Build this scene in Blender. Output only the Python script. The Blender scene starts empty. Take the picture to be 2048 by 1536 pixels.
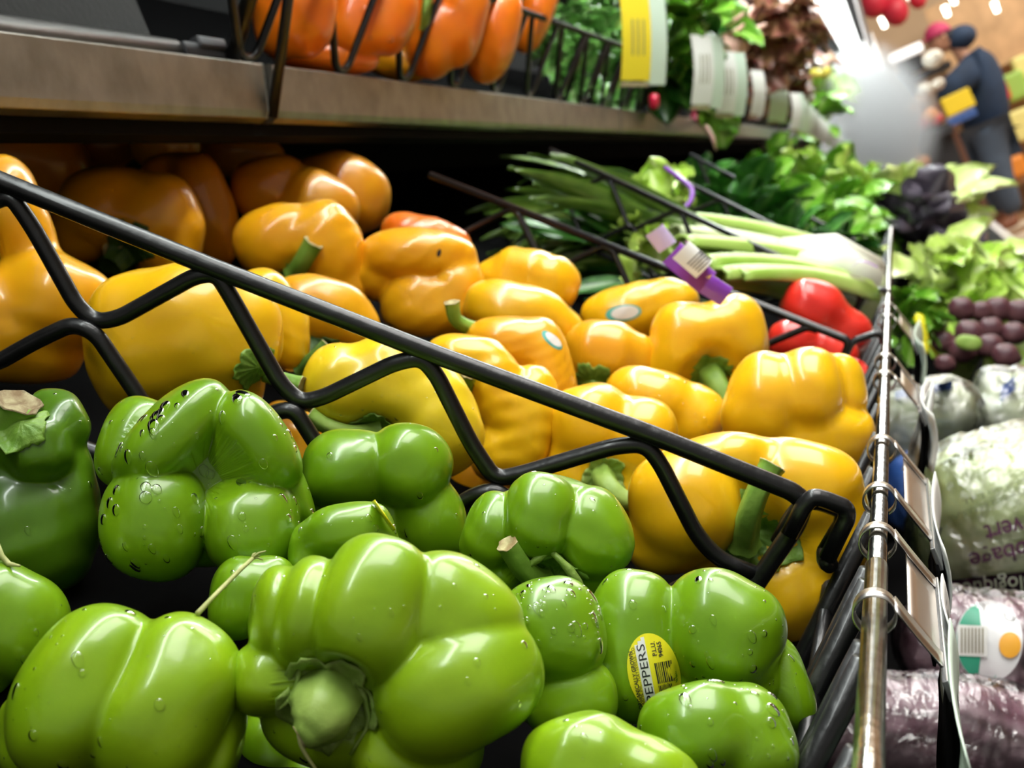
import bpy, bmesh, math, random
import numpy as np
from mathutils import Vector, Matrix
random.seed(7); np.random.seed(7)
S = bpy.context.scene
COL = S.collection
# ------------------------------------------------------------------ camera
F = 2600.0; CX, CY = 1024.0, 768.0; H = 1.08       # focal length in pixels of a 2048 wide frame, camera height
AX = np.array([765, -481, F]); AX = AX / np.linalg.norm(AX)      # along the case, in camera axes (right, down, forward)
_k = .38; _px, _py = (1960 - CX) / F, (250 - CY) / F
_c = (-481 + 765 * _k) / (F + 765 * (_px - _k * _py)); _a = _px * _c - _k - _k * _py * _c
AZ = np.array([_a, -1, _c]); AZ = AZ / np.linalg.norm(AZ)        # world up in camera axes
AY = np.cross(AZ, AX)                                            # into the case
M3 = np.array([AX, AY, AZ])
def c2w(p): return np.asarray(p) @ M3.T + np.array([0, 0, H])
def cam_pt(x, y, D): return np.array([(x - CX) / F * D, (y - CY) / F * D, D])
def W(x, y, D): return Vector(c2w(cam_pt(x, y, D)))
def ray(x, y): return Vector(M3 @ np.array([(x - CX) / F, (y - CY) / F, 1.0]))
def on_plane(x, y, p0, n):
    r = ray(x, y); o = Vector((0, 0, H)); return o + r * ((p0 - o).dot(n) / r.dot(n))
cam_data = bpy.data.cameras.new('camera'); cam = bpy.data.objects.new('camera', cam_data); COL.objects.link(cam)
cam_data.sensor_width = 36.0; cam_data.lens = F / 2048 * 36.0; cam_data.clip_start = .02; cam_data.clip_end = 60
R = Matrix(((AX[0], -AX[1], -AX[2]), (AY[0], -AY[1], -AY[2]), (AZ[0], -AZ[1], -AZ[2])))
cam.matrix_world = Matrix.Translation((0, 0, H)) @ R.to_4x4()
cam_data.dof.use_dof = True; cam_data.dof.focus_distance = .475; cam_data.dof.aperture_fstop = 17; cam_data.dof.aperture_blades = 0
S.camera = cam
# ------------------------------------------------------------------ world, lights, exposure
wd = bpy.data.worlds.new('world'); S.world = wd; wd.use_nodes = True
wd.node_tree.nodes['Background'].inputs[0].default_value = (1.0, .95, .88, 1)
wd.node_tree.nodes['Background'].inputs[1].default_value = .24
S.view_settings.view_transform = 'Standard'; S.view_settings.look = 'None'
S.view_settings.exposure = 0.2; S.view_settings.gamma = 1.0; S.view_settings.use_curve_mapping = False
TUBE_STRENGTH = 16.0
def area(name, loc, target, sx, sy, power, color=(1, 1, 1)):
    ld = bpy.data.lights.new(name, 'AREA'); ld.shape = 'RECTANGLE'; ld.size = sx; ld.size_y = sy; ld.energy = power; ld.color = color
    o = bpy.data.objects.new(name, ld); COL.objects.link(o); o.location = loc
    o.rotation_euler = (Vector(target) - Vector(loc)).to_track_quat('-Z', 'Y').to_euler(); return o
area('aisle_ceiling_light', (.7, -1.1, 3.3), (.5, .2, 1.0), 2.6, 1.3, 85, (1, .98, .94))
area('aisle_ceiling_light', (5.0, -1.4, 3.3), (5.0, .1, 1.0), 2.6, 1.3, 60, (1, .98, .94))
area('store_ceiling_light', (11.0, -2.2, 3.9), (11.6, -1.2, .5), 5, 3, 420, (1, .9, .76))
# ------------------------------------------------------------------ materials
MATS = {}
def nmat(name):
    m = bpy.data.materials.new(name); m.use_nodes = True; MATS[name] = m
    return m, m.node_tree, m.node_tree.nodes['Principled BSDF']
def mat(name, col, rough=.5, metal=0, coat=0, var=0, scale=20, bump=0, bscale=60, emit=0, trans=0, col2=None, sss=0, spec=.5, aniso=None):
    if name in MATS: return MATS[name]
    m, t, b = nmat(name); N = t.nodes; L = t.links
    b.inputs['Base Color'].default_value = (*col, 1); b.inputs['Roughness'].default_value = rough
    b.inputs['Metallic'].default_value = metal; b.inputs['Coat Weight'].default_value = coat; b.inputs['Coat Roughness'].default_value = .10
    b.inputs['Specular IOR Level'].default_value = spec
    if trans: b.inputs['Transmission Weight'].default_value = trans; b.inputs['IOR'].default_value = 1.33
    if emit: b.inputs['Emission Color'].default_value = (*col, 1); b.inputs['Emission Strength'].default_value = emit
    if sss:
        b.inputs['Subsurface Weight'].default_value = sss; b.inputs['Subsurface Scale'].default_value = .012
        b.inputs['Subsurface Radius'].default_value = (1.0, .6, .15)
    tc = N.new('ShaderNodeTexCoord')
    if col2 or var:
        c2 = col2 or tuple(min(1, c * (1 + var)) for c in col)
        n = N.new('ShaderNodeTexNoise'); n.inputs['Scale'].default_value = scale; n.inputs['Detail'].default_value = 3
        if aniso:
            mp = N.new('ShaderNodeMapping'); mp.inputs['Scale'].default_value = aniso
            L.new(tc.outputs['Object'], mp.inputs[0]); L.new(mp.outputs[0], n.inputs['Vector'])
        else: L.new(tc.outputs['Object'], n.inputs['Vector'])
        r = N.new('ShaderNodeValToRGB'); r.color_ramp.elements[0].position = .35; r.color_ramp.elements[1].position = .68
        r.color_ramp.elements[0].color = (*col, 1); r.color_ramp.elements[1].color = (*c2, 1)
        L.new(n.outputs[0], r.inputs[0]); L.new(r.outputs[0], b.inputs['Base Color'])
    if bump:
        n2 = N.new('ShaderNodeTexNoise'); n2.inputs['Scale'].default_value = bscale; n2.inputs['Detail'].default_value = 4
        L.new(tc.outputs['Object'], n2.inputs['Vector'])
        bp = N.new('ShaderNodeBump'); bp.inputs['Strength'].default_value = bump; bp.inputs['Distance'].default_value = .002
        L.new(n2.outputs[0], bp.inputs['Height']); L.new(bp.outputs[0], b.inputs['Normal'])
    return m
def pepper_mat(name, c1, c2, rough=.32, coat=.45, sss=.12, bump=.10):
    return mat(name, c1, rough, 0, coat, col2=c2, scale=22, bump=bump, bscale=95, sss=sss)
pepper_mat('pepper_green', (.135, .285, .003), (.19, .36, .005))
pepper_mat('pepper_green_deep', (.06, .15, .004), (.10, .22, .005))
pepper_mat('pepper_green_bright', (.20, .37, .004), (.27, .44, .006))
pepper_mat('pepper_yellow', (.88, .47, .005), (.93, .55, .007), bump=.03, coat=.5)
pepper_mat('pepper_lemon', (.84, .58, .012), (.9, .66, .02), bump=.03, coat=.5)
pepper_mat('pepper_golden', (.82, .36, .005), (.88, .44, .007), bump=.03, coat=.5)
pepper_mat('pepper_amber_shaded', (.66, .25, .005), (.76, .34, .007), bump=.03, coat=.5)  # yellow skin turned darker and oranger, shade under the shelf put into the colour
pepper_mat('pepper_orange', (.9, .17, .006), (.95, .24, .008), bump=.03, coat=.5)
pepper_mat('pepper_red', (.72, .022, .012), (.8, .04, .02), bump=.03, coat=.5)
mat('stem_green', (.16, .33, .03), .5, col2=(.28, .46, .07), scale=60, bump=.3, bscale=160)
mat('stem_pale', (.24, .40, .06), .45, col2=(.34, .48, .1), scale=60, bump=.3, bscale=160)
mat('stem_dark', (.04, .11, .015), .5, col2=(.08, .18, .02), scale=60, bump=.3, bscale=160)
mat('calyx_green', (.12, .26, .02), .5, col2=(.24, .4, .06), scale=120, bump=.5, bscale=220); mat('calyx_pale', (.2, .34, .04), .5, col2=(.3, .42, .1), scale=120, bump=.5, bscale=220)
mat('stem_cut', (.55, .50, .25), .8, col2=(.3, .2, .08), scale=200, bump=.5, bscale=300)
mat('stem_cut_brown', (.2, .13, .06), .85, col2=(.42, .36, .2), scale=220, bump=.8, bscale=300)
mat('twig', (.35, .38, .12), .6, col2=(.5, .5, .2), scale=80)
m, t, b = nmat('water'); N = t.nodes; N.remove(b)
_g = N.new('ShaderNodeBsdfGlossy'); _g.inputs['Roughness'].default_value = .02; _t = N.new('ShaderNodeBsdfTransparent'); _m = N.new('ShaderNodeMixShader'); _f = N.new('ShaderNodeFresnel'); _f.inputs[0].default_value = 1.36
t.links.new(_f.outputs[0], _m.inputs[0]); t.links.new(_t.outputs[0], _m.inputs[1]); t.links.new(_g.outputs[0], _m.inputs[2]); t.links.new(_m.outputs[0], N['Material Output'].inputs[0])
mat('black_coat', (.006, .006, .0065), .36, coat=.2, bump=.25, bscale=120)
mat('black_plastic', (.0013, .0013, .0014), .8, bump=.2, bscale=80, spec=.02)
mat('black_matte', (.0025, .0025, .0028), .8, spec=.15)
mat('chrome', (.60, .60, .59), .2, 1, col2=(.36, .33, .29), scale=260, bump=.15, bscale=200, aniso=(1, 1, 1))
mat('steel', (.62, .6, .57), .3, 1)
mat('fascia_metal', (.36, .34, .295), .38, .9, col2=(.25, .235, .2), scale=35, bump=.12, bscale=150)
mat('card_white', (.8, .8, .76), .5)
mat('card_yellow', (.85, .66, .03), .5)
mat('card_mint', (.6, .72, .6), .4)
mat('ink', (.02, .02, .025), .6)
mat('sticker_yellow', (.88, .78, .02), .35, coat=.3)
mat('sticker_white', (.8, .8, .8), .35, coat=.3)
mat('sticker_teal', (.08, .45, .4), .4)
mat('sticker_orange', (.85, .4, .03), .4)
# ------------------------------------------------------------------ mesh helpers
def link(o, parent=None):
    COL.objects.link(o)
    if parent is not None: o.parent = parent
    return o
def tag(o, label=None, cat=None, group=None, kind=None):
    if label: o['label'] = label
    if cat: o['category'] = cat
    if group: o['group'] = group
    if kind: o['kind'] = kind
    return o
def empty(name, loc, label, cat, group=None):
    o = bpy.data.objects.new(name, None); o.location = loc; o.empty_display_size = .02; link(o)
    return tag(o, label, cat, group)
def mesh_obj(name, V, Fc, material, parent=None, smooth=True, origin=None, uv=None):
    V = np.asarray(V, dtype=float).reshape(-1, 3)
    if origin is None:
        origin = np.array(parent.location) if parent is not None and parent.parent is None else V.mean(0)
    origin = np.array(origin)
    me = bpy.data.meshes.new(name); me.from_pydata((V - origin).tolist(), [], Fc if isinstance(Fc, list) else Fc.tolist())
    ms = material if isinstance(material, (list, tuple)) else [material]
    for m in ms: me.materials.append(MATS[m] if isinstance(m, str) else m)
    if smooth: me.polygons.foreach_set('use_smooth', [True] * len(me.polygons))
    if uv is not None:
        l = me.uv_layers.new(name='UVMap')
        idx = np.zeros(len(me.loops), dtype=int); me.loops.foreach_get('vertex_index', idx)
        l.data.foreach_set('uv', np.asarray(uv)[idx].ravel())
    me.update()
    o = bpy.data.objects.new(name, me)
    if parent is not None:
        po = world_loc(parent); o.location = Vector(origin) - po
    else: o.location = origin
    return link(o, parent)
def world_loc(o):
    v = Vector(o.location)
    while o.parent is not None: o = o.parent; v += Vector(o.location)
    return v
class MB:
    def __init__(s): s.V = []; s.F = []
    def add(s, V, Fc):
        k = len(s.V); s.V += [tuple(v) for v in V]; s.F += [tuple(i + k for i in f) for f in Fc]; return s
    def box(s, a, b):
        x0, y0, z0 = a; x1, y1, z1 = b
        return s.add([(x0,y0,z0),(x1,y0,z0),(x1,y1,z0),(x0,y1,z0),(x0,y0,z1),(x1,y0,z1),(x1,y1,z1),(x0,y1,z1)],
                     [(0,3,2,1),(4,5,6,7),(0,1,5,4),(1,2,6,5),(2,3,7,6),(3,0,4,7)])
    def tube(s, pts, r, seg=10, cap=True):
        P = [Vector(p) for p in pts]; n = len(P); rr = r if isinstance(r, (list, tuple)) else [r] * n
        t0 = (P[1] - P[0]).normalized(); nrm = t0.orthogonal().normalized(); V = []; Fc = []
        for i in range(n):
            t = (P[min(i + 1, n - 1)] - P[max(i - 1, 0)]).normalized()
            nrm = (nrm - t * nrm.dot(t)).normalized(); b = t.cross(nrm)
            for j in range(seg):
                a = 2 * math.pi * j / seg; V.append(P[i] + (nrm * math.cos(a) + b * math.sin(a)) * rr[i])
        for i in range(n - 1):
            for j in range(seg):
                a = i * seg + j; b_ = i * seg + (j + 1) % seg; Fc.append((a, b_, b_ + seg, a + seg))
        if cap:
            Fc.append(tuple(range(seg))[::-1]); Fc.append(tuple((n - 1) * seg + j for j in range(seg)))
        return s.add(V, Fc)
    def prism(s, prof, x0, x1):          # profile in (Y, Z), extruded along X
        n = len(prof); V = [(x0, y, z) for y, z in prof] + [(x1, y, z) for y, z in prof]
        Fc = [tuple(range(n)), tuple(range(n, 2 * n))[::-1]] + [(i, (i + 1) % n + 0, (i + 1) % n + n, i + n) for i in range(n)]
        return s.add(V, Fc)
    def grid(s, fn, nu, nv, closed=False):
        V = [fn(i / (nu - 1), j / (nv - 1)) for i in range(nu) for j in range(nv)]
        Fc = [(i * nv + j, i * nv + j + 1, (i + 1) * nv + j + 1, (i + 1) * nv + j) for i in range(nu - 1) for j in range(nv - 1)]
        return s.add(V, Fc)
    def build(s, name, m, parent=None, smooth=True, origin=None): return mesh_obj(name, s.V, s.F, m, parent, smooth, origin)
def fillet(pts, rad=.01, n=5):
    P = [Vector(p) for p in pts]; out = [P[0]]
    for i in range(1, len(P) - 1):
        a, b, c = P[i - 1], P[i], P[i + 1]
        ra = min(rad, (a - b).length * .48, (c - b).length * .48)
        p0 = b + (a - b).normalized() * ra; p1 = b + (c - b).normalized() * ra
        for k in range(n + 1):
            t = k / n; out.append(p0 * (1 - t) ** 2 + b * 2 * t * (1 - t) + p1 * t * t)
    out.append(P[-1]); return out
def bevel(o, w=.001, seg=2):
    m = o.modifiers.new('bevel', 'BEVEL'); m.width = w; m.segments = seg; m.limit_method = 'ANGLE'; return o
def text_mesh(s, size, font_bold=False):
    cu = bpy.data.curves.new('t', 'FONT'); cu.body = s; cu.size = size; cu.align_x = 'LEFT'; cu.resolution_u = 3
    if font_bold: cu.offset = size * .018
    o = bpy.data.objects.new('t', cu); COL.objects.link(o); bpy.context.view_layer.update()
    me = o.evaluated_get(bpy.context.evaluated_depsgraph_get()).to_mesh()
    V = np.array([v.co[:] for v in me.vertices]); Fc = [tuple(p.vertices) for p in me.polygons]
    bpy.data.objects.remove(o); bpy.data.curves.remove(cu)
    return V, Fc
# ------------------------------------------------------------------ produce solids
_ico = {}
def ico(level):
    if level not in _ico:
        bm = bmesh.new(); bmesh.ops.create_icosphere(bm, subdivisions=level, radius=1)
        _ico[level] = (np.array([v.co[:] for v in bm.verts]), [tuple(v.index for v in f.verts) for f in bm.faces]); bm.free()
    return _ico[level]
class Solid:
    """smooth union of ellipsoid lobes with carved dimples, in camera axes; lobes are (x, y, z, rx, ry, rz, turn) in pixels at distance D"""
    def __init__(s, D, blobs, dents=(), k=14, kd=22):
        s.D = D; s.px = D / F; s.bl = []; s.k = k * 1.5 * s.px; s.kd = kd * s.px; s.dents = []
        for b in blobs:
            x, y, z, rx, ry, rz = b[:6]; rot = math.radians(b[6] if len(b) > 6 else 0)
            c = cam_pt(x, y, D + z * s.px); e = c / np.linalg.norm(c)
            ex = np.array([1, 0, 0]) - e * e[0]; ex /= np.linalg.norm(ex); ey = np.cross(e, ex)
            fx = math.cos(rot) * ex + math.sin(rot) * ey; fy = -math.sin(rot) * ex + math.cos(rot) * ey
            s.bl.append((c, np.array([fx, fy, e]), np.array([rx, ry, rz]) * s.px))
        for x, y, z, r in dents: s.dents.append((cam_pt(x, y, D + z * s.px), r * s.px))
        w = np.array([b[2].prod() for b in s.bl]); s.c = sum(b[0] * wi for b, wi in zip(s.bl, w)) / w.sum()
        rg = np.random.RandomState(int(abs(blobs[0][0] * 13 + blobs[0][1] * 7)) % 9999); R0 = s.bl[0][2].mean()
        s.nz = [(rg.normal(size=3) * q / R0, rg.uniform(0, 6), a * R0) for q, a in ((1.5, .022), (2.2, .020), (3.2, .014), (4.5, .009), (7, .005))]
        s.rmax = max(np.linalg.norm(b[0] - s.c) + b[2].max() for b in s.bl) * 1.05
    def f(s, P):
        acc = None
        for c, A, r in s.bl:
            q = (P - c) @ A.T; k0 = (np.abs(q / r) ** 2.45).sum(-1) ** (1 / 2.45) + 1e-9; ln = np.sqrt((q ** 2).sum(-1))
            d = np.where(k0 > .05, ln * (1 - 1 / k0), -r.min())
            if acc is None: acc = d
            else:
                h = np.clip(.5 + .5 * (acc - d) / s.k, 0, 1); acc = acc + (d - acc) * h - s.k * h * (1 - h)
        for c, r in s.dents:
            d = r - np.linalg.norm(P - c, axis=-1)
            h = np.clip(.5 - .5 * (acc - d) / s.kd, 0, 1); acc = acc + (d - acc) * h + s.kd * h * (1 - h)
        for w_, ph, am in s.nz: acc = acc - am * np.sin(P @ w_ + ph)
        return acc
    def cast(s, O, Dr, t0, t1, n=48):      # first entry into the solid from t0 towards t1
        O = np.asarray(O); Dr = np.asarray(Dr); ts = np.linspace(t0, t1, n); m = max(O.reshape(-1, 3).shape[0], Dr.reshape(-1, 3).shape[0])
        hit = np.full(m, -1); 
        for i, t in enumerate(ts):
            v = s.f(O + Dr * t).reshape(-1); new = (hit < 0) & (v < 0); hit[new] = i
        ok = hit > 0; i1 = np.clip(hit, 1, n - 1); a = ts[i1 - 1].copy(); b = ts[i1].copy()
        for _ in range(12):
            mid = (a + b) / 2; v = s.f(O + Dr * mid[:, None]).reshape(-1); ins = v < 0
            b = np.where(ins, mid, b); a = np.where(ins, a, mid)
        return b, ok
    def mesh(s, level=5):
        V, Fc = ico(level); n = 40
        t, ok = s.cast(s.c, V, s.rmax, s.rmax * .02, n)
        t = np.where(ok, t, s.rmax * .1)
        return s.c + V * t[:, None], Fc
    def front(s, x, y, lift=.0002):      # surface point seen at a pixel
        x = np.atleast_1d(x).astype(float); y = np.atleast_1d(y).astype(float)
        Dr = np.stack([(x - CX) / F, (y - CY) / F, np.ones_like(x)], -1)
        t, ok = s.cast(np.zeros(3), Dr, s.c[2] - s.rmax, s.c[2] + s.rmax * .3, 70)
        return Dr * (t - lift)[:, None]
    def normal(s, P):
        e = 1e-5; g = np.stack([s.f(P + np.eye(3)[i] * e) - s.f(P - np.eye(3)[i] * e) for i in range(3)], -1)
        return g / (np.linalg.norm(g, axis=-1, keepdims=True) + 1e-12)
def stem_parts(root, sol, stem, calyx, m='stem_green', cut='stem_cut', fleck=False):
    D = sol.D; rng = np.random.RandomState(int(abs(stem[0][0]) * 7 + abs(stem[0][1])) % 9999)
    pts = [cam_pt(x, y, D + z * sol.px) for x, y, z, r in stem]; rad = [r * sol.px for *_, r in stem]
    # smooth the centre line
    P = [Vector(p) for p in pts]; fine = []; fr = []
    n = len(P)
    for i in range(n - 1):
        p0, p1, p2, p3 = P[max(i - 1, 0)], P[i], P[i + 1], P[min(i + 2, n - 1)]
        for k in range(6):
            t = k / 6
            fine.append(.5 * ((2 * p1) + (p2 - p0) * t + (2 * p0 - 5 * p1 + 4 * p2 - p3) * t * t + (3 * p1 - p0 - 3 * p2 + p3) * t ** 3))
            fr.append(rad[i] * (1 - t) + rad[i + 1] * t)
    fine.append(P[-1]); fr.append(rad[-1]); fr[0] *= 1.25; fr[1] *= 1.08; fr[-1] *= 1.06
    b = MB(); b.tube(fine, fr, 14, cap=False); V = np.array(b.V).reshape(len(fine), 14, 3)
    for j in range(14):                      # ribs of the stem
        V[:, j] += (V[:, j] - np.array([list(p) for p in fine])) * (.10 * math.sin(j * 2 * math.pi / 14 * 5) + rng.uniform(-.04, .04))
    Vw = c2w(V.reshape(-1, 3)); st = mesh_obj('stem', Vw, b.F, m, root)
    end = V[-1]; cen = end.mean(0); axis = np.array(fine[-1] - fine[-2]); axis /= np.linalg.norm(axis)
    ring2 = cen + (end - cen) * .55 - axis * fr[-1] * .22; ring1 = end + axis * fr[-1] * .08
    VV = np.vstack([end, ring1, ring2, [cen - axis * fr[-1] * .1]]); q = 14
    FF = [(i, (i + 1) % q, (i + 1) % q + q, i + q) for i in range(q)] + [(i + q, (i + 1) % q + q, (i + 1) % q + 2 * q, i + 2 * q) for i in range(q)] + [(i + 2 * q, (i + 1) % q + 2 * q, 3 * q) for i in range(q)]
    ce = mesh_obj('cut_end', c2w(VV), FF, cut, st)
    if calyx:
        x, y, cr = calyx[:3]; ax = np.array(P[0] - P[1]); ax = ax / np.linalg.norm(ax)   # inwards
        if len(calyx) > 3: ax = np.array(calyx[3], float); ax /= np.linalg.norm(ax)
        base = sol.front(x, y)[0]
        e1 = np.cross(ax, [0.3, 1, .2]); e1 /= np.linalg.norm(e1); e2 = np.cross(ax, e1); cr = cr * sol.px
        nr, na = 9, 48; VV = []; ph = rng.uniform(0, 6.28)
        for i in range(nr):
            for j in range(na):
                a = 2 * math.pi * j / na; lob = 1 + .13 * math.sin(5 * a + ph) + .05 * math.sin(11 * a + 2 * ph) + .03 * math.sin(23 * a)
                rr = cr * (i / (nr - 1)) * lob; VV.append(base + (e1 * math.cos(a) + e2 * math.sin(a)) * rr)
        VV = np.array(VV); O = VV - ax * cr * 2.5
        t, ok = sol.cast(O, ax[None], 0, cr * 6, 60)
        t = np.where(ok, t, cr * 2.5)
        hit = O + ax * t[:, None]; rho = np.repeat(np.arange(nr) / (nr - 1), na); ang = np.tile(np.arange(na), nr) * 2 * math.pi / na
        tm = np.median(t[:na * 3]); lim = np.clip(t, tm - cr * .6, tm + cr * .6); hit = O + ax * lim[:, None]
        lift = cr * (.05 + .05 * rho * np.sin(13 * ang + ph) + .04 * rho * np.sin(29 * ang) + .12 * (1 - rho) ** 2 + .05 * rho ** 3)
        hit = hit - ax * lift[:, None]
        FF = [(i * na + j, i * na + (j + 1) % na, (i + 1) * na + (j + 1) % na, (i + 1) * na + j) for i in range(nr - 1) for j in range(na)]
        co = mesh_obj('calyx', c2w(hit), FF, {'stem_dark': 'stem_dark', 'stem_pale': 'calyx_pale'}.get(m, 'calyx_green'), root)
        sm = co.modifiers.new('thick', 'SOLIDIFY'); sm.thickness = cr * .05
    return st
def droplets(root, sol, V, n, seed, rmin=2.0, rmax=7.0, box=None):
    rng = np.random.RandomState(seed); Nn = sol.normal(V); up = AZ
    view = -V / np.linalg.norm(V, axis=1, keepdims=True)
    sc = (Nn * up).sum(1) * .6 + .35 + (Nn * view).sum(1) * .3; ok = ((Nn * view).sum(1) > .15) & (sc > .2)
    px = CX + F * V[:, 0] / V[:, 2]; py = CY + F * V[:, 1] / V[:, 2]
    ok &= (px > -20) & (px < 2068) & (py > -20) & (py < 1556)
    if box: ok &= (px > box[0]) & (px < box[2]) & (py > box[1]) & (py < box[3])
    idx = np.nonzero(ok)[0]
    if len(idx) == 0: return
    pick = rng.choice(idx, min(n, len(idx)), replace=False); b = MB(); sv, sf = ico(3)
    for i in pick:
        r = (rmin + (rmax - rmin) * rng.rand() ** 2.6) * sol.px; nn = Nn[i]; dn = -up + nn * (up @ nn); dn /= np.linalg.norm(dn) + 1e-9; sd = np.cross(nn, dn)
        st = 1 + rng.rand() * .9 if r > 4 * sol.px else 1
        P = V[i] + (sv[:, :1] * sd * r + sv[:, 1:2] * dn * r * st * (1 + .25 * sv[:, 1:2] * (st - 1)) + sv[:, 2:] * nn * r * .45)
        b.add(c2w(P), sf)
    o = b.build('water_droplets', 'water', root); o['kind'] = 'stuff'
PEPPERS = []
CALM = {}
def pepper(label, m, D, blobs, dents=(), k=14, stem=None, calyx=None, sm='stem_green', cut='stem_cut', level=5, drops=0, group='bell peppers in the display', dbox=None, dr=(2., 7.)):
    sol = Solid(D, blobs, dents, k); V, Fc = sol.mesh(level)
    c = c2w(sol.c); root = empty('bell_pepper', Vector(c), label, 'bell pepper', group)
    mesh_obj('body', c2w(V), Fc, m, root)
    if stem: stem_parts(root, sol, stem, calyx, sm, cut)
    if drops: droplets(root, sol, V, drops, len(PEPPERS) + 11, dr[0], dr[1], box=dbox)
    PEPPERS.append((root, sol)); return root, sol
#@@CASE
# ------------------------------------------------------------------ display case (setting)
def struct(b, name, m, smooth=False, parent=None):
    o = b.build(name, m, parent, smooth)
    if parent is None: o['kind'] = 'structure'
    return o
SL = .87; NX = Vector((0, .656, -.755))   # slope of the decks; NX runs from the rail down to the deck
def deckz(y, off=-.305): return H + SL * y + off
X0, X1 = -.35, 9.0
floor = struct(MB().box((-3, -7, -.02), (15, 3, 0)), 'floor', mat('floor_tile', (.34, .21, .12), .3, var=.3, scale=2))
wf = struct(MB().box((14.6, -7, 0), (14.8, 3, 4)), 'wall_front', mat('wall_tan', (.55, .42, .28), .7, var=.12, scale=2))
wr = struct(MB().box((-3, -7.2, 0), (15, -7, 4)), 'wall_right', MATS['wall_tan'])
ceil = struct(MB().box((2.5, -7, 4), (15, 3, 4.1)), 'ceiling', mat('ceiling_cream', (.6, .52, .42), .8))
case = empty('refrigerated_case', (0, .3, 0), 'long black refrigerated produce case with two sloped tiers of vegetables', 'display case')
def part(b, name, m, parent=case, smooth=False): return b.build(name, m, parent, smooth)
yc = .121; zc = deckz(yc)
part(MB().prism([(yc, zc), (.78, zc + .73 * (.78 - yc)), (.78, zc + .73 * (.78 - yc) - .015), (yc + .008, zc - .015)], X0, X1), 'lower_deck', 'black_plastic')
part(MB().prism([(.80, H - .45), (.80, H + .78), (.82, H + .78), (.82, H - .45)], X0, X1), 'back_panel', 'black_matte')
part(MB().prism([(.42, H + .205), (.79, H + .527), (.79, H + .54), (.415, H + .222)], X0, X1), 'upper_deck', 'black_plastic')
part(MB().prism([(-.16, H - .40), (.6, H - .40), (.6, H - .415), (-.16, H - .415)], X0, X1), 'front_tray', 'black_matte')
part(MB().prism([(-.175, H - .31), (-.15, H - .30), (-.145, H - .42), (-.175, H - .42)], X0, X1), 'front_rim', mat('bumper_grey', (.56, .53, .5), .35, coat=.3))
part(MB().prism([(-.175, .05), (-.175, H - .42), (-.145, H - .42), (-.145, .05)], X0, X1), 'front_skirt', mat('skirt_grey', (.3, .29, .28), .5))
part(MB().prism([(-.06, H + .69), (.82, H + .69), (.82, H + .80), (-.06, H + .80)], X0, X1), 'canopy', 'black_matte')
part(MB().prism([(-.085, H + .655), (-.062, H + .655), (-.062, H + .80), (-.085, H + .80)], X0, X1), 'canopy_trim', mat('trim_mauve', (.3, .25, .25), .4))
part(MB().prism([(-.02, H + .675), (.095, H + .675), (.095, H + .689), (-.02, H + .689)], X0, X1), 'light_housing', mat('housing_white', (.8, .8, .8), .4))
for i in range(6):
    xa = X0 + .03 + i * 1.55
    t = part(MB().tube([(xa, .038, H + .655), (xa + 1.5, .038, H + .655)], .022, 16), 'lamp_tube', mat('tube_glow_dimmed' if i == 0 else 'tube_glow', (.93, 1.0, .97), .4, emit=TUBE_STRENGTH * (1.5 if i == 0 else 2.2)), smooth=True)  # nearest tube set dimmer to keep the rear left peppers darker
part(MB().box((X1, -.06, H - .4), (X1 + .03, .82, H + .8)), 'end_panel', mat('end_panel_grey', (.72, .72, .72), .4))
part(MB().tube([(X1 - .02, -.07, H - .42), (X1 - .02, -.1, H + .72)], .018, 12), 'end_post', mat('post_grey', (.45, .45, .46), .35, .3), smooth=True)
# fascia strips of the upper shelf, two long panels with a black gap, then more
SEG = [(X0, .921), (.936, 2.27), (2.275, 4.2), (4.205, 6.4), (6.405, X1)]
for a, b in SEG:
    prof = [(.419, H + .240), (.405, H + .238), (.403, H + .2365), (.4135, H + .2035), (.417, H + .1985), (.424, H + .1975), (.434, H + .203), (.432, H + .207), (.424, H + .203), (.4185, H + .2055), (.4095, H + .2345), (.419, H + .236)]
    o = part(MB().prism(prof[::-1], a, b), 'shelf_fascia', 'fascia_metal'); bevel(o, .0007)
part(MB().prism([(.43, H + .19), (.445, H + .19), (.445, H + .25), (.43, H + .25)], X0, X1), 'shelf_core', 'black_matte')
# ------------------------------------------------------------------ lower rail, basket front
rail = empty('display_rail', W(1757, 1130, .462), 'worn chrome rail along the front edge of the pepper baskets', 'rail')
RY, RZ = .056, H - .135
part(MB().tube([(.12, RY, RZ), (.455, RY, RZ)], .0039, 20), 'rail_sleeve', 'chrome', rail, True)
part(MB().tube([(.40, RY, RZ), (X1, RY, RZ)], .0034, 20), 'rod', 'chrome', rail, True)
fence = empty('basket_front', (.5, .09, H - .17), 'black coated wire basket front sloping down from the chrome rail', 'wire basket')
rp = Vector((0, RY + .004, RZ - .004)); dp = Vector((0, yc, zc))
for i, x in enumerate([.24, .305, .318, .38, .392, .452, .466, .54, .62] + [.70 + .08 * j for j in range(28)]):
    r = .0042 if i < 9 else .003
    part(MB().tube(fillet([rp + Vector((x, 0, 0)), dp + Vector((x, 0, 0)), dp + Vector((x, .03, .02))], .01), r, 10), 'front_wire', 'black_coat', fence, True)
for q in (.55, .97):
    p = rp.lerp(dp, q); part(MB().tube([(X0, p.y, p.z), (3.0, p.y, p.z)], .0032, 10), 'long_wire', 'black_coat', fence, True)
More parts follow.
